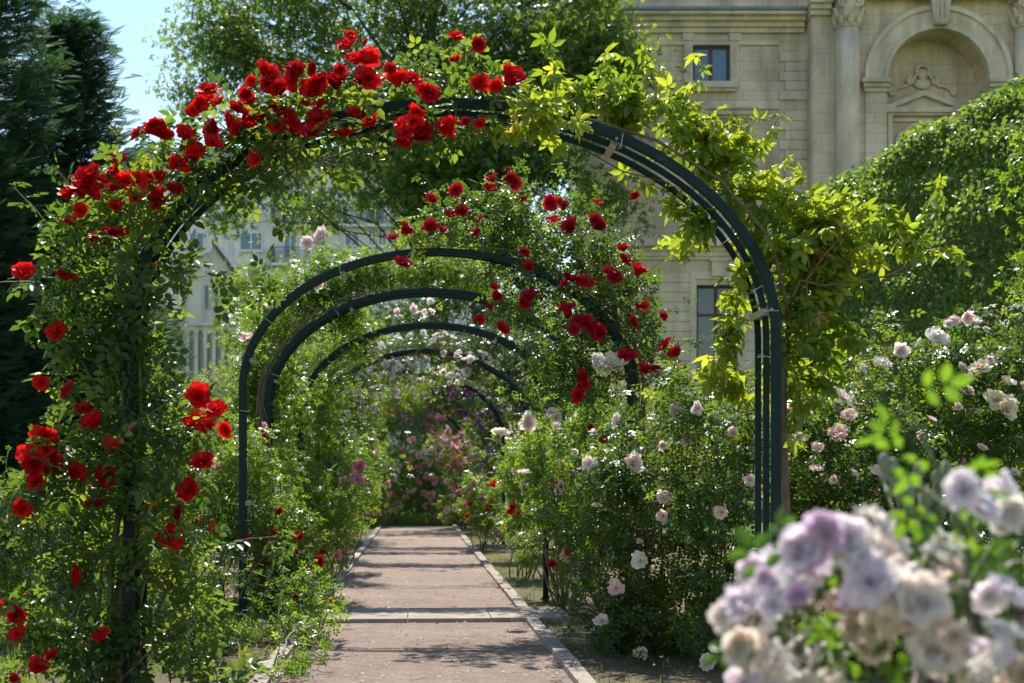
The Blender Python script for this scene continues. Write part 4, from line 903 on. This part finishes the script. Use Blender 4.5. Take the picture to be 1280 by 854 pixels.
        for sx in (-1, 1):
            mb.tube([np.array([X(c+sx*(8+.55*q*math.cos(q))) + sx*.1, DP-f0-.22-rr*1.1, H(20+.55*q*math.sin(q))]) for q in np.linspace(0, 9, 20)], .05, 5)
        mb.box((X(c-21), DP-f0-.22-rr*1.35, H(16)), (X(c+21), DP-f0, H(12.4))); mb.build('capital', M_STONE2, root)
    bx('entablature', [(1028,1600,3,12,f0+.55,-.6),(1026,1600,-3,3,f0+.72,-.6),(1028,1600,-30,-3,f0+.5,-.6),(1012,1600,-40,-30,f0+1.1,-.6),(1028,1600,-120,-40,f0+.3,-.6),(1009,1027.8,-30,13.6,f0+.3,-.4)], M_STONE2)
    # aedicule inside the niche (on the niche back wall)
    f1 = -.43
    bx('aedicule', [(1112,1118,140,240,f1+.22,f1-.01),(1196,1202,140,240,f1+.22,f1-.01),(1108,1206,133,139,f1+.35,f1-.01),(1112,1202,139,142,f1+.2,f1-.01),(1120,1194,146,149,f1+.1,f1-.01)], M_STONE2)
    mb = MB()
    for sx in (-1, 1):
        a = np.array([X(1157), H(112)]); b = np.array([X(1157+sx*51), H(132)])
        n_ = np.array([-(b-a)[1], (b-a)[0]]); n_ = n_/np.linalg.norm(n_)*(-sx)*.17
        mb.prism([tuple(a), tuple(b), tuple(b+n_), tuple(a+np.array([0, -.19]))][::sx], DP-f1-.36, DP-f1+.02)
    mb.prism([(X(1112), H(133)), (X(1202), H(133)), (X(1157), H(116))], DP-f1-.12, DP-f1+.02)
    mb.build('pediment', M_STONE2, root)
    mb = MB()
    def curl(x, y, sx, r0, turns=8, sy=1): return [np.array([X(x+sx*r0*q*math.cos(q)), DP-f1-.08, H(y-sy*r0*q*math.sin(q))]) for q in np.linspace(.3, turns, 24)]
    for sx in (-1, 1):
        mb.tube(curl(1157+sx*15, 98, sx, .65), .07, 6); mb.tube(curl(1157+sx*38, 112, sx, .6), .06, 6)
        mb.tube([np.array([X(1157+sx*x), DP-f1-.07, H(y)]) for x, y in ((6, 84), (9, 92), (20, 104), (30, 106), (42, 114))], .06, 6)
        mb.tube([np.array([X(1157+sx*x), DP-f1-.07, H(y)]) for x, y in ((0, 78), (6, 80), (8, 86), (4, 92))], .08, 6)
        mb.tube([np.array([X(1157+sx*x), DP-f1-.05, H(y)]) for x, y in ((0, 150), (14, 153), (22, 160), (30, 164), (34, 176), (36, 200))], .07, 6)
    mb.ball((X(1157), DP-f1-.06, H(90)), .2, (1, .5, 1.2)); mb.ball((X(1157), DP-f1-.06, H(102)), .26, (1.4, .4, .8))
    mb.build('carved_ornament', M_STONE2, root)
palace()

# ------------------------------------------------------------------ apartment block and colonnaded house
def apartment():
    D = 110.0; k2 = D/F
    def X2(px): return (px-640)*k2
    def H2(py): return EYE+(600-py)*k2
    root = empty('apartment_block', (X2(400), D, 0)); tag(root, 'white apartment block with balconies and a zinc roof behind the trees', 'apartment building')
    def bx(name, rects, mat, parent=root):
        mb = MB()
        for (x0, x1, y0, y1, f, b) in rects: mb.box((X2(x0), D-f, H2(y1)), (X2(x1), D-b, H2(y0)))
        return mb.build(name, mat, parent)
    bx('wall', [(150,620,206,600,0,-12)], M_RENDER)
    mb = MB(); mb.prism([(X2(146), H2(206)), (X2(624), H2(206)), (X2(612), H2(186)), (X2(158), H2(186))], D-.4, D+12); mb.build('roof', M_ZINC, root)
    bx('roof_seam', [(x, x+.8, 187, 205, .46, .405) for x in range(162, 610, 9)], M_ZINC)
    bx('eave', [(144,626,205,208,.8,-12)], M_ZINC)
    wins = [(302,326,242,266),(299,329,290,314),(352,372,242,283),(376,388,242,283),(354,372,293,330),(418,436,250,283),(460,470,285,308),(472,484,285,308),(486,498,285,308),(456,482,236,282),(236,256,290,314),(236,256,242,266),(430,450,290,314),(302,326,340,364),(520,545,242,283),(520,545,290,314)]
    for (a, b, c, d) in wins:
        f = bx('window', [(a,a+2,c,d,.10,.0),(b-2,b,c,d,.10,.0),(a+2,b-2,c,c+2,.10,.0),(a+2,b-2,d-2,d,.10,.0),((a+b)/2-.8,(a+b)/2+.8,c+2,d-2,.10,.0)], M_WHITEW)
        bx('pane', [(a+1,b-1,c+1,d-1,.04,.01)], M_GLASS, f)
        bx('window_sill', [(a-1.5,b+1.5,d+.3,d+2,.3,.0)], M_RENDER)
    for (a, b, y0, y1) in ((342,560,262,283),(342,376,311,331)):
        sl = bx('balcony', [(a,b,y1,y1+3,1.1,0.01)], M_RENDER)
        bx('railing', [(a,b,y0,y0+1,1.08,1.02)]+[(a+q*2.6,a+q*2.6+.45,y0+1,y1,1.07,1.03) for q in range(int((b-a)/2.6)+1)]+[(a,a+1,y0,y0+1,1.02,.01),(a,a+2.4,y0,y1,1.09,.3)], M_RAIL, sl)
    mb = MB()
    mb.tube([(X2(182), D+1, H2(190)), (X2(182), D+1, H2(161))], .05, 5)
    mb.tube([(X2(173), D+1, H2(162)), (X2(192), D+1, H2(164))], .03, 4)
    for q in (174, 178, 186, 190): mb.tube([(X2(q), D+1, H2(160.5)), (X2(q), D+1, H2(166))], .025, 4)
    mb.build('antenna', M_RAIL, root)
apartment()
def house():
    D = 75.0; k3 = D/F
    def X3(px): return (px-640)*k3
    def H3(py): return EYE+(600-py)*k3
    root = empty('colonnaded_house', (X3(262), D, 0)); tag(root, 'small pale gabled house with a pillared ground floor', 'house')
    def bx(name, rects, mat, parent=root):
        mb = MB()
        for (x0, x1, y0, y1, f, b) in rects: mb.box((X3(x0), D-f, H3(y1)), (X3(x1), D-b, H3(y0)))
        return mb.build(name, mat, parent)
    mb = MB(); mb.prism([(X3(228), H3(600)), (X3(297), H3(600)), (X3(297), H3(350)), (X3(268), H3(306)), (X3(240), H3(344)), (X3(228), H3(344))], D, D+6); mb.build('wall', M_HOUSE, root)
    mb = MB()
    mb.add([(X3(266), D-.25, H3(300)), (X3(301), D-.25, H3(346)), (X3(301), D+6, H3(346)), (X3(266), D+6, H3(300)), (X3(266), D-.25, H3(307)), (X3(301), D-.25, H3(355)), (X3(301), D+6, H3(355)), (X3(266), D+6, H3(307))], [(0,3,2,1),(4,5,6,7),(0,1,5,4),(1,2,6,5),(2,3,7,6),(3,0,4,7)])
    mb.add([(X3(200), D-.3, H3(340)), (X3(245), D-.3, H3(338)), (X3(266), D+1.5, H3(304)), (X3(215), D+3.5, H3(304)), (X3(200), D+3, H3(345)), (X3(245), D+3, H3(345))], [(0,1,2,3),(0,4,5,1)])
    mb.build('roof', M_SLATE, root)
    bx('cornice', [(226,299,404,408,.45,0.004),(227,298,408,414,.25,.004)], M_HOUSE)
    bx('eave', [(226,246,344,347,.3,.004)], M_HOUSE)
    for (a, b, c, d) in ((255,262,356,388),(267,274,356,388),(283,290,362,390)):
        f = bx('window', [(a,b,c,d,.06,.004)], M_WHITEW); bx('pane', [(a+1,b-1,c+1,d-1,.08,.065)], M_GLASSD, f)
    for q in (236, 247, 258, 269, 280, 291):
        bx('pillar', [(q-2.2,q+2.2,418,600,.35,.004),(q-3,q+3,414.3,418,.42,.004)], M_HOUSE)
    for q in (241.5, 252.5, 263.5, 274.5, 285.5):
        f = bx('window', [(q-2.8,q+2.8,424,474,.05,.004)], M_WHITEW); bx('pane', [(q-2.2,q+2.2,425,473,.07,.055)], M_GLASSD, f)
    bx('drainpipe', [(228.5,230,350,404,.12,.004)], M_ZINC)
    bx('lean_to_wall', [(198,227.5,386,600,.1,-5)], M_WOOD)
house()

# ------------------------------------------------------------------ foreground roses, close to the lens
def foreground():
    D = 1.75; rng = np.random.default_rng(90); g = 'blurred foreground roses'
    def fg(label, flowers, blobs, base, seed, nshoot=0, leaves=True):
        plant('rose_bush', label, 'rose bush', [blob(x, y, D+dd, rx, ry, .09) for x, y, rx, ry, dd in blobs], L_FORE, .028, T_COMP6, .4, stalk_leaves=1, fscat=.6, base=base, seed=seed, stems=16, stem_rad=.0045, nshoot=nshoot, shoot_len=.1,
              flowers=flowers, flod=0, group=g, stem_mat=M_GSTEM, clump=5)
    A = [(905,760,'lilac'),(950,735,'lilac'),(985,700,'lilac'),(970,780,'white'),(1005,745,'pale'),(1020,675,'lilac'),(990,680,'lilac'),(1050,690,'white'),(1075,710,'lilac'),(1015,800,'lilac'),(960,830,'white'),(1060,790,'faded'),(1030,735,'mauve'),(1090,690,'white'),(1105,735,'white'),(1030,700,'white'),(930,770,'white'),(985,740,'mauve'),(1100,800,'lilac'),(1000,690,'mauve'),(950,850,'lilac'),(1045,850,'lilac'),(920,810,'faded'),(1090,740,'faded'),(940,700,'lilac'),(1000,850,'white'),(1100,690,'faded'),(1080,770,'pale')]
    Bq = [(1130,760,'white'),(1165,735,'pale'),(1150,790,'faded'),(1200,770,'faded'),(1190,800,'lilac'),(1230,770,'lilac'),(1240,630,'lilac'),(1215,625,'lilac'),(1255,650,'white'),(1160,690,'white'),(1275,720,'white'),(1260,760,'faded'),(1170,840,'mauve'),(1230,835,'faded'),(1280,800,'faded'),(1120,720,'lilac'),(1200,850,'white'),(1265,850,'faded'),(1290,680,'lilac'),(1140,735,'white'),(1180,765,'white'),(1215,740,'mauve'),(1235,800,'white'),(1145,830,'white'),(1250,720,'white'),(1270,835,'white'),(1225,650,'white'),(1195,730,'lilac'),(1115,770,'white')]
    fg('blurred white and lilac rose bush in the lower right foreground', [(x+rng.normal()*6, y+rng.normal()*6, D+rng.uniform(-.12, .14), 2, c, .026) for x, y, c in A], [(1000,790,70,50,.03),(1060,780,60,60,.05)], np.array([.36, 1.8, 0]), 91)
    fg('blurred white rose bush with bright green leaves at the right edge', [(x+rng.normal()*6, y+rng.normal()*6, D+rng.uniform(-.12, .14), 2, c, .026) for x, y, c in Bq], [(1215,690,50,28,-.04),(1170,810,50,40,.10),(1250,690,40,26,-.05)], np.array([.60, 1.8, 0]), 92, 3)
    # a spent flower head sticking up
    root = empty('seed_stalk', (.50, 2.3, 0)); tag(root, 'blurred grey green stalks with seed heads above the foreground roses', 'plant stalks')
    mb = MB()
    for i in range(9):
        tip = at(1105+i*11, 575+rng.uniform(-5, 60), 2.3+rng.uniform(-.1, .1)); b = np.array([.62, 2.3, .0]); m = at(1150+rng.uniform(-6, 6), 760, 2.3)
        mb.tube([b, m, (m+tip)/2+np.array([0, 0, .02]), tip], [.004, .003, .0025, .002], 5)
    mb.build('stem', M_GSTEM, root)
    for i in range(9):
        tip = at(1105+i*11, 575+rng.uniform(-5, 60), 2.3); mb = MB(); mb.ball(tip, .010, (1, 1, 1.6)); mb.ball(tip-Z*.025, .008, (1, 1, 1.3)); mb.ball(tip-Z*.05+V*.01, .007, (1, 1, 1.3))
        mb.build('seed_head', M_SEED, root)
M_SEED = plain('seed_head', (.22, .24, .14), .8)
foreground()
# slender stakes by the right-hand border
for (px, top, D, lab) in ((682, 610, 13.0, 'dark wooden stake by the kerb just behind the stone band'), (648, 575, 24.0, 'thin dark stake right of the sixth arch post')):
    b = at(px, 600, D); b[2] = 0; root = empty('stake', b); tag(root, lab, 'stake'); mb = MB(); z = EYE+(600-top)*D/F
    mb.tube([b-Z*.05, b+Z*z*.5+V*.004, b+Z*z], [.028, .027, .025], 8); mb.build('post', M_IRON, root)
    mb = MB(); mb.ball(b+Z*z, .03, (1, 1, .5)); mb.build('cap', M_IRON, root)
